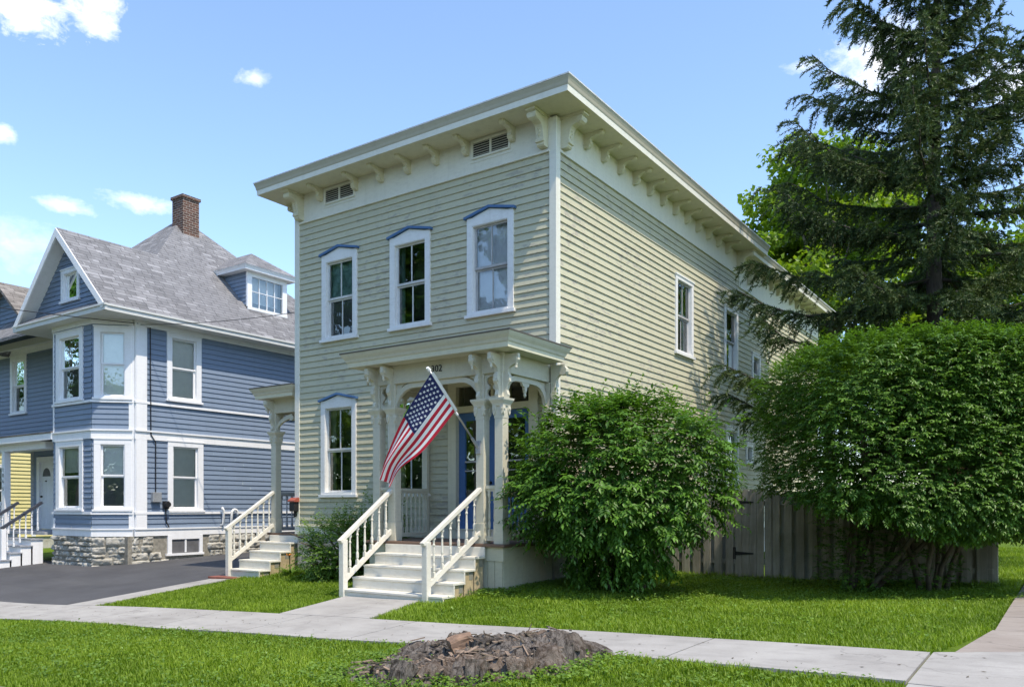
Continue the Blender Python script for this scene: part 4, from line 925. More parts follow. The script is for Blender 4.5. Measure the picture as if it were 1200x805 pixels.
# ------------------------------------------------------------------ yellow neighbour seen through the entry porch
yh = thing('yellow_house', 'yellow clapboard house seen past the blue house entry porch', 'house', (-33, 8, -.5))
YF = Fr((-30.5, 0), (0, 1), (1, 0)); yo = []
yo.append(window(yh, YF, 2.2, 4.72, .9, 3.1, case='bluewhite', sash='bluewhite', muntin=False, cap=False, blind=(.3, 'blind')))
mb = MB(); siding(mb, YF, -1, 5.72, .0, 5.2, .16, yo, lip=.04); siding(mb, YF, 5.9, 12, .0, 5.2, .16, lip=.04); siding(mb, Fr((0, -1), (1, 0), (0, -1)), -37, -30.5, 0, 5.2, .16); mb.build('clapboard_wall', 'yellow', yh)
mb = MB(); mb.fbox(YF, 5.72, 5.9, -.05, .05, 0, 5.2); mb.build('corner_board', 'bluewhite', yh); mb = MB(); mb.box(-37, -30.52, -.95, 12, -1.5, .0); mb.build('foundation', 'stone', yh)
mb = MB(); mb.extrude([(-30.2, -1.4, 5.1), (-30.2, 12, 5.1), (-33.75, 12, 7.3), (-33.75, -1.4, 7.3)], [(-30.2, -1.4, 5.25), (-30.2, 12, 5.25), (-33.75, 12, 7.45), (-33.75, -1.4, 7.45)])
mb.extrude([(-37.3, -1.4, 5.1), (-37.3, 12, 5.1), (-33.75, 12, 7.3), (-33.75, -1.4, 7.3)], [(-37.3, -1.4, 5.25), (-37.3, 12, 5.25), (-33.75, 12, 7.45), (-33.75, -1.4, 7.45)]); mb.build('roof', 'shingle2', yh)
# ------------------------------------------------------------------ flag
fl = thing('flag', 'striped flag with white stars on an angled pole fixed to a porch post', 'flag', (-.52, -1.45, 2.24))
mb = MB(); mb.tube([(-.523, -1.46, 2.22), (-.595, -2.535, 3.275)], .014, 10); po = mb.build('flag_pole', 'alu', fl, smooth=True)
mb = MB(); mb.tube([(-.594, -2.53, 3.27), (-.598, -2.575, 3.31)], [.03, .022], 10); mb.build('finial', 'flagwhite', po)
mb = MB(); mb.box(-.565, -.475, -1.462, -1.44, 2.12, 2.32); mb.tube([(-.521, -1.445, 2.205), (-.532, -1.60, 2.357)], .024, 8); mb.build('pole_bracket', 'grey_metal', fl)
mb = MB(); mb.tube([(-.555, -1.93, 2.68), (-.557, -1.965, 2.715)], .022, 8); mb.build('pole_clamp', 'flagwhite', po)
UP = [(-.585, -2.51, 3.235), (-1.083, -2.57, 2.606), (-1.443, -2.575, 2.036), (-1.582, -2.55, 1.77)]
LO = [(-.553, -1.99, 2.725), (-.95, -2.235, 2.152), (-1.304, -2.358, 1.874), (-1.467, -2.41, 1.59)]
def cat(P, ts, u):
    P = [Vector(p) for p in P]; P = [P[0] * 2 - P[1]] + P + [P[-1] * 2 - P[-2]]
    for i in range(len(ts) - 1):
        if u <= ts[i + 1] or i == len(ts) - 2:
            t = (u - ts[i]) / (ts[i + 1] - ts[i]); a, b, c, d = P[i:i + 4]
            return .5 * ((2 * b) + (c - a) * t + (2 * a - 5 * b + 4 * c - d) * t * t + (3 * b - a - 3 * c + d) * t ** 3)
def flag_pt(u, v):
    a = cat(UP, [0, .42, .82, 1.0], u); b = cat(LO, [0, .42, .78, 1.0], u); p = a.lerp(b, v)
    A_ = .115 * u ** 1.25; w = math.sin(2 * math.pi * (1.45 * v) + 2.4 * u - .4) * A_ * (.35 + .65 * math.sin(math.pi * min(1, .12 + v)))
    p = p + Vector((-.42, .9, 0)) * w + Vector((.25, .1, .12)) * (math.sin(2 * math.pi * 1.45 * v + 1.2) * .045 * u)
    return p
nu, nv = 64, 52; fm = MB()
for i in range(nu + 1):
    for j in range(nv + 1): fm.v.append(tuple(flag_pt(i / nu, j / nv)))
for i in range(nu):
    for j in range(nv):
        k = i * (nv + 1) + j; fm.f.append((k, k + nv + 1, k + nv + 2, k + 1)); u = (i + .5) / nu; v = (j + .5) / nv
        fm.m.append(2 if (u < .4 and v < 7 / 13) else (1 if u < .0 else (0 if int(v * 13) % 2 == 0 else 1)))
for r in range(9):
    for c in range(6 if r % 2 == 0 else 5):
        u0 = .4 * (1 + 2 * c + (r % 2)) / 12; v0 = (7 / 13) * (r + 1) / 10
        e = .01; pu = flag_pt(u0 + e, v0) - flag_pt(u0 - e, v0); pv = flag_pt(u0, v0 + e) - flag_pt(u0, v0 - e); n = pu.cross(pv).normalized(); t1 = pu.normalized(); t2 = n.cross(t1)
        ctr = flag_pt(u0, v0)
        for s in (-1, 1):
            ring_ = []
            for q in range(10):
                rr = .027 if q % 2 == 0 else .0108; a = math.pi / 2 + q * math.pi / 5; ring_.append(ctr + n * s * .005 + t2 * (-rr * math.sin(a)) + t1 * rr * math.cos(a))
            k = len(fm.v); fm.v.append(tuple(ctr + n * s * .005)); fm.v += [tuple(p) for p in ring_]
            for q in range(10): fm.f.append((k, k + 1 + q, k + 1 + (q + 1) % 10)); fm.m.append(1)
fm.build('flag_cloth', ['flagred', 'flagwhite', 'flagblue'], fl, smooth=False)
hd = MB()
for i in range(20): a = flag_pt(0, i / 20); b = flag_pt(0, (i + 1) / 20); o = Vector((.035, .02, .022)); hd.poly([a, a + o, b + o, b])
hd.build('header_band', 'flagwhite', fl)

# ------------------------------------------------------------------ stump
SC = Vector((2.80, -5.95)); st = thing('tree_stump', 'broad rotting grey tree stump with split sides in the grass by the sidewalk', 'tree stump', (SC.x, SC.y, g(SC.x, SC.y)))
ex = Vector((.823, .568)); ey = Vector((-.568, .823)); NR, NT = 64, 260; V = []; F = []
def sn(x, y, z): return noise.noise(Vector((x, y, z)))
def stump_h(rho, th):
    c, s = math.cos(th), math.sin(th)
    edge = .80 + .13 * sn(c * 1.7, s * 1.7, 1) + .075 * sn(c * 5, s * 5, 4) + .035 * sn(c * 14, s * 14, 8)
    H = .175 + .06 * sn(c * 1.3, s * 1.3, 9) + .05 * sn(c * 4, s * 4, 2) - .12 * max(0, -c) ** 2 + .03 * max(0, c)
    x, y = rho * c, rho * s
    top = H + .03 * sn(x * 3, y * 3, 5) + .03 * abs(sn(x * 8, y * 8, 6)) - .03 * abs(sn(x * 16 + 3, y * 5, 7))
    top += .025 * sn(x * 6, y * 13, 17) + .018 * sn(x * 30, y * 30, 11)
    ridge = .5 + .5 * sn(c * 9, s * 9, rho * .6); flare = (.04 + .17 * ridge ** 2) * (1 + .8 * max(0, -c))
    t = (rho - (edge - .10)) / (.10 + flare); t = max(0, min(1, t)); fall = 1 - t * t * (3 - 2 * t)
    z = top * fall - .03 * t + .05 * sn(c * 46, s * 46, rho) * (t * (1 - t) * 4) + .07 * sn(c * 22, s * 22, rho * 1.5) * (t * (1 - t) * 4) + .035 * sn(x * 22, y * 22, 3) * fall
    z -= .22 * max(0, sn(c * 11, s * 11, 31) - .12) * min(1, max(0, (rho - .35) / .25)) * (1 - t)
    return z
for i in range(NR + 1):
    rho = (i / NR) ** .8 * 1.22
    for j in range(NT):
        th = 2 * math.pi * j / NT; z = stump_h(rho, th); p = SC + ex * (rho * math.cos(th) * 1.26) + ey * (rho * math.sin(th) * .92)
        wob = .03 * sn(p.x * 9, p.y * 9, z * 14); V.append((p.x + wob - st.location.x, p.y + wob - st.location.y, g(p.x, p.y) + z - .012 - st.location.z) if i % 3 == 0 or True else 0)
for i in range(NR):
    for j in range(NT): j2 = (j + 1) % NT; F.append((i * NT + j, i * NT + j2, (i + 1) * NT + j2, (i + 1) * NT + j))
me = fast_mesh('stump_wood', V, F); add_uv(me); link('stump_wood', me, 'stump', st)
def on_stump(a, b): 
    p = SC + ex * a * 1.26 + ey * b * .92; return Vector((p.x, p.y, g(p.x, p.y) + stump_h(math.hypot(a, b), math.atan2(b, a))))
mb = MB()
for k in range(330):
    a, b = random.gauss(-.05, .48), random.gauss(-.15, .4); p = on_stump(a, b)
    if math.hypot(a, b) > 1.15: continue
    d = Vector((random.uniform(-1, 1), random.uniform(-1, 1), random.uniform(-.25, .25))).normalized(); l = random.uniform(.02, .075)
    mb.bar(p + Vector((0, 0, .008)) - d * l, p + Vector((0, 0, .008)) + d * l, random.uniform(.008, .03), .008, m=random.choice([0, 0, 1, 2]))
stuff(mb.build('wood_chips', ['chip', 'stump', 'twig'], st))
def chunk(p, d, l, w, h, mat, name):
    bm = bmesh.new(); bmesh.ops.create_cube(bm, size=1); bmesh.ops.subdivide_edges(bm, edges=bm.edges, cuts=5, use_grid_fill=True); d = Vector(d).normalized(); q = d.to_track_quat('X', 'Z').to_matrix()
    for v in bm.verts:
        c = Vector((v.co.x * l, v.co.y * w * (1 - .4 * v.co.x), v.co.z * h * (1 - .5 * v.co.x))); c += noise.noise_vector(c * 9 + Vector((l * 50, 0, 0))) * .025 + noise.noise_vector(Vector((c.x * 6, c.y * 40, c.z * 40))) * .012; v.co = q @ c + Vector(p) - st.location
    me = bpy.data.meshes.new(name); bm.to_mesh(me); bm.free(); add_uv(me); link(name, me, mat, st)
chunk(on_stump(-.08, .12) + Vector((0, 0, .03)), (.3, .35, .2), .2, .16, .12, 'chipred', 'split_chunk')
chunk(on_stump(.78, .15) + Vector((0, 0, .0)), (.75, .4, -.26), .55, .24, .13, 'stump', 'root_spur')
chunk(on_stump(.05, -.83) + Vector((0, 0, .08)), (.1, -.4, -.9), .2, .15, .07, 'stump', 'split_chunk')
chunk(on_stump(.33, -.76) + Vector((0, 0, .08)), (.2, -.4, -.8), .18, .2, .08, 'stump', 'split_chunk')
chunk(on_stump(-.42, -.72) + Vector((0, 0, .06)), (.0, -.4, -.6), .2, .17, .08, 'stump', 'split_chunk')

# ------------------------------------------------------------------ fence and gate
fn = thing('board_fence', 'weathered grey wooden board fence with a hinged gate, behind the bushes', 'fence', (3, 3.2, 0))
FY = 3.2; FN = Fr((0, FY), (1, 0), (0, -1)); mb = MB(); GA, GB = 1.95, 2.49
for z in (.28, .86, 1.36): mb.fbox(FN, .03, GA - .03, -.045, 0, z - .04, z + .04); mb.fbox(FN, GB + .03, 6.08, -.045, 0, z - .04, z + .04)
mb.box(GB + .012, GB + .15, FY - .022, FY - .001, g(GB, FY) + .04, 1.55); x = .05; fr_ = True
while x < 6.0:
    w = random.uniform(.135, .15)
    if not (x + w > GA - .01 and x < GB + .01):
        for front, xx in ((True, x), (False, x + .105)):
            if xx + w > GA - .01 and xx < GB + .01: continue
            if xx + w > 6.12: continue
            zt = (1.56 if xx < 3 else 1.52) + random.uniform(-.03, .03); zb = g(xx, FY) + random.uniform(.02, .06); o = .001 if front else -.068; t = random.uniform(-.01, .01)
            mb.face_prism(FN, [(xx, zb), (xx + w, zb), (xx + w + t, zt - .03), (xx + w - .03 + t, zt), (xx + .03 + t, zt), (xx + t, zt - .03)], o, o + .021)
    x += .215
mb.build('board_panel', 'fence', fn)
for xp in (.1, GA - .06, GB + .06, 4.3, 6.09):
    mb = MB(); mb.box(xp - .045, xp + .045, FY + .072, FY + .16, -.4, 1.6); mb.build('fence_post', 'fence', fn, bevel=.006)
mb = MB(); x = GA
for k in range(4):
    w = (GB - GA) / 4 - .006; zt = 1.60 + random.uniform(-.015, .015); mb.face_prism(FN, [(x, g(x, FY) + .04), (x + w, g(x, FY) + .04), (x + w, zt - .03), (x + w - .02, zt), (x + .02, zt), (x, zt - .03)], .012, .034); x += (GB - GA) / 4
for z in (.3, 1.36): mb.fbox(FN, GA, GB, -.03, .011, z - .05, z + .05)
ga = mb.build('gate', 'fence', fn)
for z in (.44, 1.38):
    mb = MB(); mb.fbox(FN, GA - .03, GA + .02, .035, .044, z - .11, z + .11); mb.face_prism(FN, [(GA + .02, z - .035), (GA + .34, z - .012), (GA + .36, z), (GA + .34, z + .012), (GA + .02, z + .035)], .035, .044); mb.tube([FN(GA, .045, z - .1), FN(GA, .045, z + .1)], .012, 6); mb.build('hinge', 'black', ga)

# ------------------------------------------------------------------ vegetation
def nz(P, sc, seed=0): return np.array([noise.noise(Vector((p[0] * sc + seed, p[1] * sc, p[2] * sc))) for p in P])
def bush(name, label, cat_, base, ctr, rad, rot, power, n, twl, leafL, mat, zlow, thin=0., stems=9, m=11, droop=.35, lump=.10, surf=.62, asym=1., flat=0., kids=True, spread=.2, gap=(2.6, -.18), skirts=(), roots=None, shoots=.0):
    rt = thing(name, label, cat_, base); U = unit(n)
    q = np.abs(U / np.array(rad)) ** power; r = q.sum(1) ** (-1 / power)
    r *= 1 + lump * nz(U, 2.1, 3) + lump * .6 * nz(U, 5.5, 8) + lump * .35 * nz(U, 13, 5)
    dep = np.where(rng.random(n) < surf, rng.uniform(.92, 1.02, n), rng.uniform(.55, .93, n))
    sh_ = rng.random(n) < shoots; dep = np.where(sh_, rng.uniform(1.0, 1.14, n), dep)
    P = U * (r * dep)[:, None]; P[:, 2] = np.where(P[:, 2] < 0, P[:, 2] * asym, P[:, 2])
    nr = np.sign(U) * np.abs(P / np.array(rad)) ** (power - 1); nr /= np.linalg.norm(nr, axis=1, keepdims=True) + 1e-9
    c, s = math.cos(rot), math.sin(rot); Rm = np.array([[c, -s, 0], [s, c, 0], [0, 0, 1]]); P = P @ Rm.T + np.array(ctr); nr = nr @ Rm.T
    zl = zlow(P) if callable(zlow) else zlow
    keep = (P[:, 2] > zl + .25 * nz(P, 1.3, 2)) & ((dep < .9) | (nz(P * np.array([1, 1, 1.7]), gap[0], 21) + .5 * nz(P, gap[0] * 2.3, 5) > gap[1])); P, nr = P[keep], nr[keep]
    for (sx_, sy_, sr, s0, s1, sn_) in skirts:
        a_ = rng.uniform(0, 6.283, sn_); r_ = sr * np.sqrt(rng.random(sn_)); zz_ = base[2] + rng.uniform(s0, s1, sn_); P = np.concatenate([P, np.stack([sx_ + r_ * np.cos(a_), sy_ + r_ * np.sin(a_), zz_], 1)]); nr = np.concatenate([nr, np.stack([np.cos(a_), np.sin(a_), .3 + 0 * a_], 1)])
    d = nr * .8 + unit(len(P)) * .55; d[:, 2] -= droop; d /= np.linalg.norm(d, axis=1, keepdims=True)
    n = len(P); sd = np.cross(d, np.array([0, 0, 1.])); sd /= np.linalg.norm(sd, axis=1, keepdims=True) + 1e-9; L_ = twl * rng.uniform(.6, 1.3, n)
    BP, BD, BN, BL_, BWd, BT = [], [], [], [], [], []; tw = rng.uniform(0, 1, n)
    for k in range(m):
        t = (k + .5) / m; sg = 1 if k % 2 else -1; sg = 0 if k == m - 1 else sg
        p = P + d * (L_ * t)[:, None]; p[:, 2] -= droop * .35 * L_ * t * t
        ld = d * .55 + sd * sg * .9 + unit(n) * .28; ld[:, 2] -= .22
        nn = nr * .45 + np.array([0, 0, .9]) + unit(n) * spread
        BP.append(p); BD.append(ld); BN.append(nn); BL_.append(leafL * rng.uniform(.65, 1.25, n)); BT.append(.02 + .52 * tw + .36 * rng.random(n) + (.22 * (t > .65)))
    P_ = np.concatenate(BP); Ls = np.concatenate(BL_); V, F = leaves(P_, np.concatenate(BD), np.concatenate(BN), Ls, Ls * .46, .16, .10)
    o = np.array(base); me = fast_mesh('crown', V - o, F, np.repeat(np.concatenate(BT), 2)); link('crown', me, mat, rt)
    mb = MB()
    for k in range(stems):
        a = 2 * math.pi * k / stems + random.uniform(-.3, .3); rr = random.uniform(.08, .22); x0 = (Vector(base) if not roots else Vector((*roots[k % len(roots)], base[2]))) + Vector((math.cos(a) * rr, math.sin(a) * rr, -.1))
        e = Vector(ctr) + Vector((math.cos(a) * rad[0] * random.uniform(.35, .7), math.sin(a) * rad[1] * random.uniform(.35, .7), random.uniform(-.1, .4) * rad[2]))
        pts = [x0]; 
        for i in range(1, 7): t = i / 6; p = x0.lerp(e, t ** 1.0); p += Vector((random.gauss(0, .05), random.gauss(0, .05), .25 * math.sin(t * 3) * .4)); pts.append(p)
        mb.tube(pts, [.045 * (1 - .11 * i) for i in range(7)], 6)
        for i in (2, 3, 4):
            b = pts[i] + Vector((random.uniform(-.6, .6), random.uniform(-.6, .6), random.uniform(.1, .5))); mb.tube([pts[i], pts[i].lerp(b, .5) + Vector((0, 0, .05)), b], [.022, .016, .008], 5)
    mb.build('stems', 'twig', rt, smooth=True); return rt
PHI = math.atan2(.568, .823)
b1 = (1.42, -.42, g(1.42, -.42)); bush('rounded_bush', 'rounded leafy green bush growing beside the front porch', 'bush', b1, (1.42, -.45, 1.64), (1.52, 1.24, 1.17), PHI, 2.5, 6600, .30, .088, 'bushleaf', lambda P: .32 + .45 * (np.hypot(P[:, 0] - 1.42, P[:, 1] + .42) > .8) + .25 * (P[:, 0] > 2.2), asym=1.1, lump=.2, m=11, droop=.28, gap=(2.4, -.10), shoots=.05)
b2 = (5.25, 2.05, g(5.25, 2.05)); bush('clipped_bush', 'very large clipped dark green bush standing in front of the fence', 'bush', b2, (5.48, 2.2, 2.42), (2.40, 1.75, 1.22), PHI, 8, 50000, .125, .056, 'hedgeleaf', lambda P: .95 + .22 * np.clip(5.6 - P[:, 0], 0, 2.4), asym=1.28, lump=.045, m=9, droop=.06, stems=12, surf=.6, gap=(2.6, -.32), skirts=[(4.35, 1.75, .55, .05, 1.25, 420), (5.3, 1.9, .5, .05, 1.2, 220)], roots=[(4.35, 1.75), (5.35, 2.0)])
b3 = (-4.45, -.75, g(-4.45, -.75)); bush('small_shrub', 'loose small shrub left of the front steps', 'shrub', b3, (-4.35, -.72, .42), (1.0, .6, .66), 0, 2.2, 1700, .2, .058, 'shrubleaf', -.3, lump=.35, m=9, droop=0, stems=7, surf=.4)
b4 = (-3.62, -.55, g(-3.6, -.55)); bush('leggy_shrub', 'taller leggy shrub beside the stair railing', 'shrub', b4, (-3.7, -.5, .65), (.55, .45, .85), 0, 2.0, 800, .22, .06, 'shrubleaf', -.2, lump=.45, m=9, droop=-.3, stems=8, surf=.35)
def strap_plant(name, label, cat_, x, y, n, ln, mat, wd=.035, flower=None):
    z = g(x, y); rt = thing(name, label, cat_, (x, y, z)); mb = MB()
    for i in range(n):
        a = random.uniform(0, 6.28); l = ln * random.uniform(.6, 1.2); r0 = random.uniform(0, .09 * ln / .3); b = Vector((x + math.cos(a) * r0, y + math.sin(a) * r0, z)); h = Vector((math.cos(a), math.sin(a), 0)); sd = Vector((-h.y, h.x, 0)); pr = None
        for k in range(5):
            t = k / 4; p = b + h * l * .75 * t ** 1.3 + Vector((0, 0, l * (.95 * t - .55 * t * t))); w = wd * (1 - .85 * t ** 2) * .5
            cu = (p - sd * w, p + sd * w)
            if pr: mb.poly([pr[0], pr[1], cu[1], cu[0]])
            pr = cu
    o = mb.build('leaves', mat, rt); at = o.data.attributes.new('tint', 'FLOAT', 'FACE'); at.data.foreach_set('value', rng.uniform(.2, .9, len(o.data.polygons)).astype(np.float32))
    if flower:
        fm = MB(); p = Vector((x + flower[0], y + flower[1], z + flower[2]))
        for k in range(6): a = k * math.pi / 3; d = Vector((math.cos(a), math.sin(a), .7)).normalized(); s_ = Vector((-math.sin(a), math.cos(a), 0)); fm.poly([p, p + d * .05 + s_ * .022, p + d * .10, p + d * .05 - s_ * .022])
        fm.build('flower', 'orange', rt); q = MB(); q.tube([(x, y, z), (x + flower[0] * .6, y + flower[1] * .6, z + flower[2] * .7), p], .006, 5); q.build('flower_stem', 'shrubleaf', rt)
    return rt
strap_plant('lily_clump', 'low lily clump with one orange bloom beside the side steps', 'plant', -5.75, -.72, 90, .42, 'shrubleaf', .03, (.05, -.1, .42))
strap_plant('hosta_clump', 'broad leaved green clump beside the blue house steps', 'plant', -17.6, -1.75, 120, .75, 'shrubleaf', .12)
def spruce(x, y, H):
    z0 = g(x, y); rt = thing('spruce_tree', 'tall dark spruce with drooping branches rising behind the clipped bush', 'tree', (x, y, z0)); o = np.array([x, y, z0])
    mb = MB(); mb.tube([(x + .04 * math.sin(i), y + .04 * math.cos(i * 1.3), z0 - .2 + (H + .2) * i / 10) for i in range(11)], [.23 * (1 - i / 10) + .02 for i in range(11)], 10)
    tb, td, tl, tt = [], [], [], []; z = 2.6; az = 0
    def limb(zz, h, Lb, dip, high):
        pts = []
        for q in range(9):
            t = q / 8; p = Vector((x, y, z0 + zz)) + h * Lb * t + Vector((0, 0, Lb * (dip * t * .8 + .28 * t ** 3 + (.12 * t if high else 0)))); p += Vector((random.gauss(0, .03), random.gauss(0, .03), random.gauss(0, .02))); pts.append(p)
        mb.tube(pts, [.045 * (Lb / 5) * (1 - .11 * q) + .006 for q in range(9)], 5)
        sd = Vector((-h.y, h.x, 0)); n = int(Lb / .034); br = random.uniform(0, 1)
        for q in range(n):
            t = .06 + .94 * (q + random.random()) / n; f = t * 8; a = min(7, int(f)); p = pts[a].lerp(pts[a + 1], f - a); s = random.choice((-1, 1))
            l = (.24 + .42 * (1 - abs(t - .55)) * min(1, Lb / 3.2)) * random.uniform(.55, 1.25)
            d = h * random.uniform(.35, 1.0) + sd * s * random.uniform(.1, 1.0) + Vector((0, 0, random.uniform(-.38, .16)))
            if q > n - 4: d = h + Vector((random.gauss(0, .25), random.gauss(0, .25), random.uniform(-.3, .25)))
            d.normalize(); tb.append(p); td.append(d); tl.append(l); tt.append(br)
            if random.random() < .6:   # hanging side shoot
                p2 = p + d * l * random.uniform(.35, .8); d2 = (d * .5 + sd * random.uniform(-.6, .6) + Vector((0, 0, -random.uniform(.15, .9)))).normalized(); tb.append(p2); td.append(d2); tl.append(l * random.uniform(.45, .8)); tt.append(br)
    while z < H - .3:
        k = 4
        for i in range(k):
            az += 2.399 + random.uniform(-.3, .3); fz = (H - z); Lb = (fz * .31 + .35) * random.uniform(.5, 1.22)
            if z < 6: Lb *= (.92 + random.uniform(-.1, .12)) * (.72 if math.cos(az - math.pi - .6) > .55 else 1)
            if z < 3.4: Lb *= .75
            h = Vector((math.cos(az), math.sin(az), 0)); zz = z + random.uniform(-.15, .15)
            dip = -.30 if z < 8 else -.05 if z < 11 else .25
            # keep clear of the house wall
            ex_ = x + h.x * Lb
            if ex_ < .55 and y + h.y * Lb < HD2 + 1: Lb = max(.8, (x - .55) / max(.05, -h.x))
            limb(zz, h, Lb, dip, z > 8)
        z += .42 if z < 9 else .38
    for zz, da, Lb, dip in ((5.95, .05, 4.5, -.33), (4.25, .0, 4.7, -.3), (3.5, -.06, 4.6, -.27), (4.9, .35, 4.6, -.3)):
        a_ = math.pi + math.atan2(.568, .823) + da; limb(zz, Vector((math.cos(a_), math.sin(a_), 0)), Lb, dip, False)
    for zz, da, Lb, dip in ((10.3, .0, 2.7, -.05), (11.6, .12, 1.9, .1), (8.6, -.1, 3.1, -.1), (7.3, .1, 3.6, -.2)):
        a_ = math.pi + math.atan2(.568, .823) + da; limb(zz, Vector((math.cos(a_), math.sin(a_), 0)), Lb, dip, True)
    mb.build('trunk', 'bark', rt, smooth=True)
    tb = np.array([tuple(p) for p in tb]); td = np.array([tuple(p) for p in td]); tl = np.array(tl); tt = np.array(tt); n = len(tb); Kn = 38
    idx = np.repeat(np.arange(n), Kn); t = np.tile((np.arange(Kn) + .5) / Kn, n) + rng.uniform(-.01, .01, n * Kn); ax = td[idx]; r = unit(n * Kn); r -= ax * (r * ax).sum(1, keepdims=True); r /= np.linalg.norm(r, axis=1, keepdims=True)
    P = tb[idx] + ax * (tl[idx] * t)[:, None]; P[:, 2] -= .25 * tl[idx] * t * t
    D_ = ax * .75 + r * .8; D_ /= np.linalg.norm(D_, axis=1, keepdims=True); sd = np.cross(D_, unit(n * Kn)); sd /= np.linalg.norm(sd, axis=1, keepdims=True) + 1e-9
    ln = rng.uniform(.055, .105, n * Kn)[:, None]; w = .0125
    V = np.stack([P - sd * w, P + sd * w, P + D_ * ln], 1).reshape(-1, 3); F = np.arange(n * Kn * 3).reshape(-1, 3)
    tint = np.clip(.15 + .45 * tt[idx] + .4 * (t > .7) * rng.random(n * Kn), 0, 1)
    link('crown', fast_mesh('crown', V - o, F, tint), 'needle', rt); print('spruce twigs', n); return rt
spruce(4.6, 8.66, 16.6)
def broadleaf(name, label, x, y, H, rad, n_cl, per, leaf, mat='mapleleaf', zc=.62, rz=.42, group=None, seed=0, base=None):
    z0 = g(x, y); rt = thing(name, label, 'tree', (x, y, z0), group); o = np.array([x, y, z0]); mb = MB(); top = H * .55
    mb.tube([(x + .1 * math.sin(i), y + .1 * math.cos(i), z0 - .2 + top * i / 5) for i in range(6)], [.30 * (1 - .12 * i) for i in range(6)], 9)
    ctr = np.array([x, y, z0 + H * zc]); U = unit(n_cl); U[:, 2] = np.where(U[:, 2] < -.5, -U[:, 2], U[:, 2]); rr = rng.uniform(.35, 1, n_cl) ** .55
    sc = np.array([rad, rad, H * rz]) * (1 + .22 * nz(U, 1.6, seed))[:, None]; CL = ctr + U * sc * rr[:, None]
    for c in CL[::max(1, n_cl // 26)]:
        s = Vector((x, y, z0 + top * random.uniform(.45, .98))); e = Vector(c); mb.tube([s, s.lerp(e, .5) + Vector((random.gauss(0, .3), random.gauss(0, .3), .3)), e], [.11, .06, .02], 5)
    mb.build('trunk', 'bark2', rt, smooth=True)
    ci = np.repeat(np.arange(n_cl), per); cs = rng.uniform(.55, 1.1, n_cl) * rad * .20; q = unit(n_cl * per) * (rng.random(n_cl * per) ** .4)[:, None]; q[:, 2] *= .6
    P = CL[ci] + q * cs[ci][:, None]; Dd = unit(len(P)) * .8 + q * .6; Dd[:, 2] -= .45; Nn = unit(len(P)) * .55 + np.array([0, 0, .8]) + q * .4
    Ls = leaf * rng.uniform(.6, 1.3, len(P)); V, F = leaves(P, Dd, Nn, Ls, Ls * .8, .12, .12); tn = np.clip(.2 + .4 * rng.random(n_cl)[ci] + .35 * rng.random(len(P)), 0, 1)
    link('crown', fast_mesh('crown', V - o, F, np.repeat(tn, 2)), mat, rt); return rt
broadleaf('maple_tree', 'bright green maple between the house roof and the spruce', -1.2, 23.5, 15.2, 4.8, 190, 210, .24, group='background maples')
broadleaf('maple_tree', 'bright green maple directly behind the spruce trunk', 5.5, 27, 12.4, 4.8, 170, 200, .24, seed=4, group='background maples')
broadleaf('maple_tree', 'bright green maple at the right edge behind the spruce', 13, 27, 11.5, 5.0, 150, 200, .25, seed=9, group='background maples')
broadleaf('street_maple', 'dense maple across the street mirrored in the left upstairs window', -25, -21, 18, 6, 130, 150, .34, seed=13, mat='bushleaf', group='maples across the street')
broadleaf('street_maple', 'dense maple across the street mirrored in the blue house bay windows', -58, -23, 20, 8, 130, 150, .34, seed=21, mat='bushleaf', group='maples across the street')
broadleaf('street_maple', 'dense maple across the street mirrored in the middle upstairs window', -15, -24, 16, 5, 110, 150, .34, seed=31, mat='bushleaf', group='maples across the street')

def unseen_wood():  # wood added out of view to fill the lower window reflections
    n = 30000; x = rng.uniform(-95, 30, n); y = -37 + rng.normal(0, 2.2, n); hz_ = 11 + 3 * np.array([noise.noise(Vector((a * .13, 3, 0))) for a in x]); z = rng.random(n) ** .8 * hz_ - 1.0
    P = np.stack([x, y, z], 1); Ls = rng.uniform(.5, 1.0, n); V, F = leaves(P, unit(n), unit(n) * .6 + np.array([0, .5, .6]), Ls, Ls * .8)
    return tag(stuff(link('unseen_wood', fast_mesh('unseen_wood', V, F, np.repeat(rng.random(n), 2)), 'shrubleaf')), 'unseen leafy wood added across the street to darken the lower window reflections', 'wood')
unseen_wood()

# ------------------------------------------------------------------ things far off at the right
bb = thing('brick_house', 'small red brick house far behind the fence end', 'house', (4.5, 40, .1))
mb = MB(); mb.box(1.5, 5.15, 38, 46, -.5, 4.5); mb.build('wall', 'redbrick', bb)
mb = MB(); mb.box(3.55, 4.35, 37.95, 37.999, .15, 2.2); mb.build('door', 'interior', bb)
mb = MB(); mb.extrude([(1.2, 37.6, 4.5), (5.45, 37.6, 4.5), (3.3, 37.6, 6.6)], [(1.2, 46.4, 4.5), (5.45, 46.4, 4.5), (3.3, 46.4, 6.6)]); mb.build('roof', 'shingle2', bb)
pf2 = thing('plank_fence', 'distant grey plank fence right of the brick house', 'fence', (8, 39, .1)); mb = MB(); x = 5.2
while x < 14: mb.box(x, x + .14, 39, 39.03, -.1, 1.75 + random.uniform(-.03, .03)); x += .15
mb.build('plank_panel', 'fence', pf2)
bush('young_shrub', 'small light green shrub on the lawn beyond the fence end', 'shrub', (7.95, 14.5, g(7.95, 14.5)), (7.95, 14.5, .75), (.8, .8, .75), 0, 2, 420, .25, .09, 'shrubleaf', .1, lump=.3, m=8, stems=5)

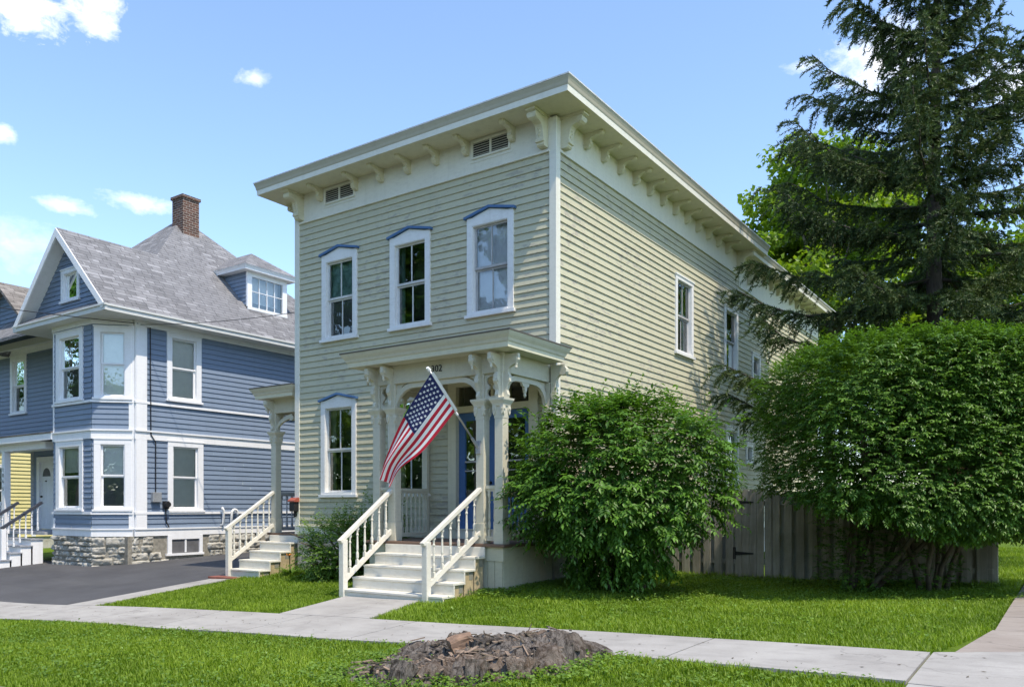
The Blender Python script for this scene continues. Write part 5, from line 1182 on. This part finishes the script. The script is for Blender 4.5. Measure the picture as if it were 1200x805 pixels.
# ------------------------------------------------------------------ grass
def grass(name, regions):
    Ps = []; hs = []
    for (x0, x1, y0, y1, dens, h) in regions:
        n = int((x1 - x0) * (y1 - y0) * dens); Ps.append(np.stack([rng.uniform(x0, x1, n), rng.uniform(y0, y1, n)], 1)); hs.append(np.full(n, h))
    P = np.concatenate(Ps); H = np.concatenate(hs); x, y = P[:, 0], P[:, 1]
    bad = (y < -3.99) & (y > -5.215) & (x > -30)
    bad |= (y >= -4.0) & (y < -2.5) & (x > -2.12 - .12 * (y + 4)) & (x < -.36 - .27 * (y + 4))
    bad |= (x > 6.12) & (y < -3.9); bad |= (x > 6.12 + .16 * np.clip((y + 4) / .8, 0, 1) + .17 * np.clip((y + 3.2) / .9, 0, 1)) & (y >= -3.95) & (x < 7.9)
    bad |= (x > -2.9) & (x < .03) & (y > -1.55); bad |= (x > HX0) & (x < .02) & (y > -.03); bad |= (x > -2.5) & (x < -.33) & (y > -2.62) & (y < -1.4)
    bad |= (x < -7.02) & (y > -4); bad |= (x < -6.45) & (y > -.95)
    dx, dy = x - SC.x, y - SC.y; a = (dx * ex.x + dy * ex.y) / 1.26; b = (dx * ey.x + dy * ey.y) / .92; rr = np.hypot(a, b); bad |= (rr < .88 + .16 * rng.random(len(x)))
    k = ~bad; P, H, x, y = P[k], H[k], x[k], y[k]; n = len(P); q = np.stack([x, y, np.zeros(n)], 1)
    patch = np.interp(x, [-30, 30], [0, 0]); cell = {}
    gx = np.round(x * 2.5).astype(int); gy = np.round(y * 2.5).astype(int); key = gx * 1000 + gy; uk, inv = np.unique(key, return_inverse=True)
    ux = np.array([noise.noise(Vector((round((kk + 500) // 1000) * .28, ((kk + 500) % 1000 - 500) * .28, 0))) + .6 * noise.noise(Vector((round((kk + 500) // 1000) * .9, ((kk + 500) % 1000 - 500) * .9, 7))) for kk in uk]); patch = ux[inv]
    z = G(x, y); B = np.stack([x, y, z - .004], 1); an = rng.uniform(0, 2 * np.pi, n); h = H * rng.uniform(.5, 1.25, n) * (1 + .45 * patch); ln = h * rng.uniform(.15, .9, n)
    d = np.stack([np.cos(an), np.sin(an), np.zeros(n)], 1); s = np.stack([-np.sin(an), np.cos(an), np.zeros(n)], 1); w = (.0035 + .003 * rng.random(n))[:, None] * (1 + .0 * h[:, None])
    m1 = B + d * (ln * .35)[:, None] + np.array([0, 0, 1]) * (h * .6)[:, None]; tip = B + d * ln[:, None] + np.array([0, 0, 1]) * h[:, None]
    V = np.stack([B - s * w, B + s * w, m1 + s * w * .8, m1 - s * w * .8, tip], 1).reshape(-1, 3); i = np.arange(n)[:, None] * 5
    F = np.concatenate([i + np.array([[0, 1, 2]]), i + np.array([[0, 2, 3]]), i + np.array([[3, 2, 4]])], 1).reshape(-1, 3)
    tn = np.clip(.40 + .42 * patch + rng.uniform(-.3, .38, n), 0, 1); o = stuff(link(name, fast_mesh(name, V, F, np.repeat(tn, 3)), 'grassblade')); print(name, n); return o
tag(grass('foreground_grass', [(-9, 6.1, -8.3, -5.2, 3600, .05)]), 'mown green grass strip in front of the sidewalk', 'grass')
tag(grass('right_lawn_grass', [(-.9, 6.5, -4.02, 3.2, 2600, .05), (4.5, 6.47, 3.2, 16, 900, .07), (0, 6.3, 3.05, 3.25, 2500, .12), (-.1, 2.0, -1.6, 1.0, 900, .09)]), 'mown green lawn between the fence and the sidewalk', 'grass')
tag(grass('left_lawn_grass', [(-7.05, -1.9, -4.02, -.05, 2800, .05), (-6.3, -3.0, -1.1, -.05, 700, .12)]), 'mown green lawn between the two flights of steps', 'grass')
# low broad leaved weeds along the fence, the porch skirt, the bushes and round the stump
def weeds():
    pts = []
    def add(n, fx): 
        for _ in range(n): pts.append(fx())
    U_ = random.uniform; Gs = random.gauss
    add(1500, lambda: (U_(.1, 6.2), 3.15 - abs(Gs(0, .28)))); add(700, lambda: (.05 + abs(Gs(0, .16)), U_(-1.5, .8))); add(350, lambda: (U_(-.3, .3), -1.6 - abs(Gs(0, .18)))); add(1100, lambda: (Gs(1.4, .9), Gs(-.5, .75))); add(900, lambda: (Gs(5, 1.0), Gs(1.6, .5)))
    def st():
        t = U_(0, 6.28); r = U_(.72, 1.16); p = SC + ex * (r * math.cos(t) * 1.26) + ey * (r * math.sin(t) * .92); return (p.x, p.y)
    add(900, st); add(1500, lambda: (U_(-6, 6), U_(-7.8, -5.3))); add(900, lambda: (U_(.2, 6), U_(-3.8, 2.8))); add(500, lambda: (-6.2 + U_(0, 3.4), -.25 - abs(Gs(0, .3))))
    p = np.array([q for q in pts if not (q[1] > -5.25 and q[1] < -4.0) and not (-2.95 < q[0] < 0.02 and q[1] > -1.5)]); p = np.repeat(p, 5, axis=0) + rng.normal(0, .022, (len(p) * 5, 2)); n = len(p)
    P = np.stack([p[:, 0], p[:, 1], G(p[:, 0], p[:, 1]) + rng.uniform(.015, .085, n)], 1); Ls = rng.uniform(.018, .045, n); V, F = leaves(P, unit(n) * np.array([1, 1, .3]), unit(n) * .4 + np.array([0, 0, 1]), Ls, Ls * .8)
    return tag(stuff(link('weeds', fast_mesh('weeds', V, F, np.repeat(.3 + .6 * rng.random(n), 2)), 'shrubleaf')), 'low broad leaved weeds dotted through the lawn and along the fence foot', 'weeds')
weeds()
# small fallen bits on the sidewalk
mb = MB()
for k in range(130):
    x, y = random.uniform(-9, 7.2), random.uniform(-5.15, -4.05); z = g(x, y) + .034; a = random.uniform(0, 6.28); l = random.uniform(.008, .022); d = Vector((math.cos(a), math.sin(a), 0)); s_ = Vector((-d.y, d.x, 0)) * l * .5; p = Vector((x, y, z)); mb.poly([p - d * l, p + s_, p + d * l + Vector((0, 0, .006)), p - s_])
tag(stuff(mb.build('leaf_litter', 'twig')), 'tiny brown leaf litter scattered over the sidewalk', 'litter')

# ------------------------------------------------------------------ camera, light, sky
cam = bpy.data.cameras.new('camera'); co = bpy.data.objects.new('camera', cam); C.objects.link(co); S.camera = co
cam.sensor_width = 36; cam.lens = 948 / 1200 * 36; cam.shift_y = (594 - 402.5) / 1200; cam.clip_end = 2000; cam.clip_start = .05
co.location = (7.0704, -11.5233, 1.29); co.rotation_euler = (R(90), 0, math.atan2(.568, .823))
SUN_EL = R(62); sd = Vector((.968, -.25, 0)).normalized(); todir = Vector((sd.x * math.cos(SUN_EL), sd.y * math.cos(SUN_EL), math.sin(SUN_EL)))
li = bpy.data.lights.new('sun', 'SUN'); li.energy = 2.0; li.angle = R(.53); li.color = (1, .955, .88); lo_ = bpy.data.objects.new('sun', li); C.objects.link(lo_); lo_.rotation_euler = todir.to_track_quat('Z', 'Y').to_euler()
W = bpy.data.worlds.new('World'); S.world = W; W.use_nodes = True; nt = W.node_tree; nt.nodes.clear()
sky = nt.nodes.new('ShaderNodeTexSky'); sky.sky_type = 'NISHITA'; sky.sun_disc = False; sky.sun_elevation = SUN_EL; sky.sun_rotation = math.atan2(todir.x, todir.y); sky.air_density = 1.0; sky.dust_density = .35; sky.ozone_density = 6.5
tc = nt.nodes.new('ShaderNodeTexCoord'); dirv = tc.outputs['Generated']
n1 = noise_tex(nt, mapping(nt, dirv, (34, 34, 60)), 1.0, 8, .62, .4); n2 = noise_tex(nt, dirv, 120, 6, .65)
def cloud(d, su, sv, soft=.55, dens=1.0):
    d = Vector(d).normalized(); r = d.cross(Vector((0, 0, 1))).normalized(); u = r.cross(d)
    def dot(v):
        n = nt.nodes.new('ShaderNodeVectorMath'); n.operation = 'DOT_PRODUCT'; L(nt, dirv, n.inputs[0]); n.inputs[1].default_value = v; return n.outputs['Value']
    a = math_n(nt, 'DIVIDE', dot(r), su); b = math_n(nt, 'DIVIDE', dot(u), sv); q = math_n(nt, 'ADD', math_n(nt, 'MULTIPLY', a, a), math_n(nt, 'MULTIPLY', b, b))
    q = math_n(nt, 'ADD', math_n(nt, 'SUBTRACT', 1.0, math_n(nt, 'SQRT', q)), math_n(nt, 'MULTIPLY', math_n(nt, 'SUBTRACT', n1, .5), 2.3)); q = math_n(nt, 'ADD', q, math_n(nt, 'MULTIPLY', math_n(nt, 'SUBTRACT', n2, .5), .5))
    f = maprange(nt, q, 0, .55 + soft * 1.4, 0, dens); h = maprange(nt, dot(d), 0, .3, 0, 1); return math_n(nt, 'MULTIPLY', f, h)
cl = None
for a in [((-.8124, .3568, .4652), .060, .020, .4, .9), ((-.7742, .4126, .4801), .028, .022, .5, .9), ((-.7051, .5475, .4507), .020, .009, .6, .55), ((-.2286, .8601, .456), .020, .008, .7, .5), ((-.8514, .4228, .3105), .03, .010, .8, .55), ((-.8134, .4837, .323), .05, .010, .8, .6),
          ((-.8564, .3668, .3634), .012, .012, .6, .6), ((-.885, .38, .27), .07, .03, 1.2, .4), ((-.16, .882, .445), .045, .05, .6, .7), ((-.05, .90, .40), .05, .03, .5, .6), ((.10, .93, .33), .16, .05, .6, .6)]:
    m_ = cloud(*a); cl = m_ if cl is None else math_n(nt, 'MAXIMUM', cl, m_)
bg = nt.nodes.new('ShaderNodeBackground'); ow = nt.nodes.new('ShaderNodeOutputWorld'); bg.inputs[1].default_value = .15
L(nt, mix(nt, cl, sky.outputs[0], (6.5, 6.6, 6.9)), bg.inputs[0]); L(nt, bg.outputs[0], ow.inputs[0])
vs = S.view_settings; vs.view_transform = 'Standard'; vs.look = 'None'; vs.gamma = 1; vs.use_curve_mapping = False; vs.exposure = 1.3; vs.use_white_balance = True; vs.white_balance_temperature = 7450; vs.white_balance_tint = 10
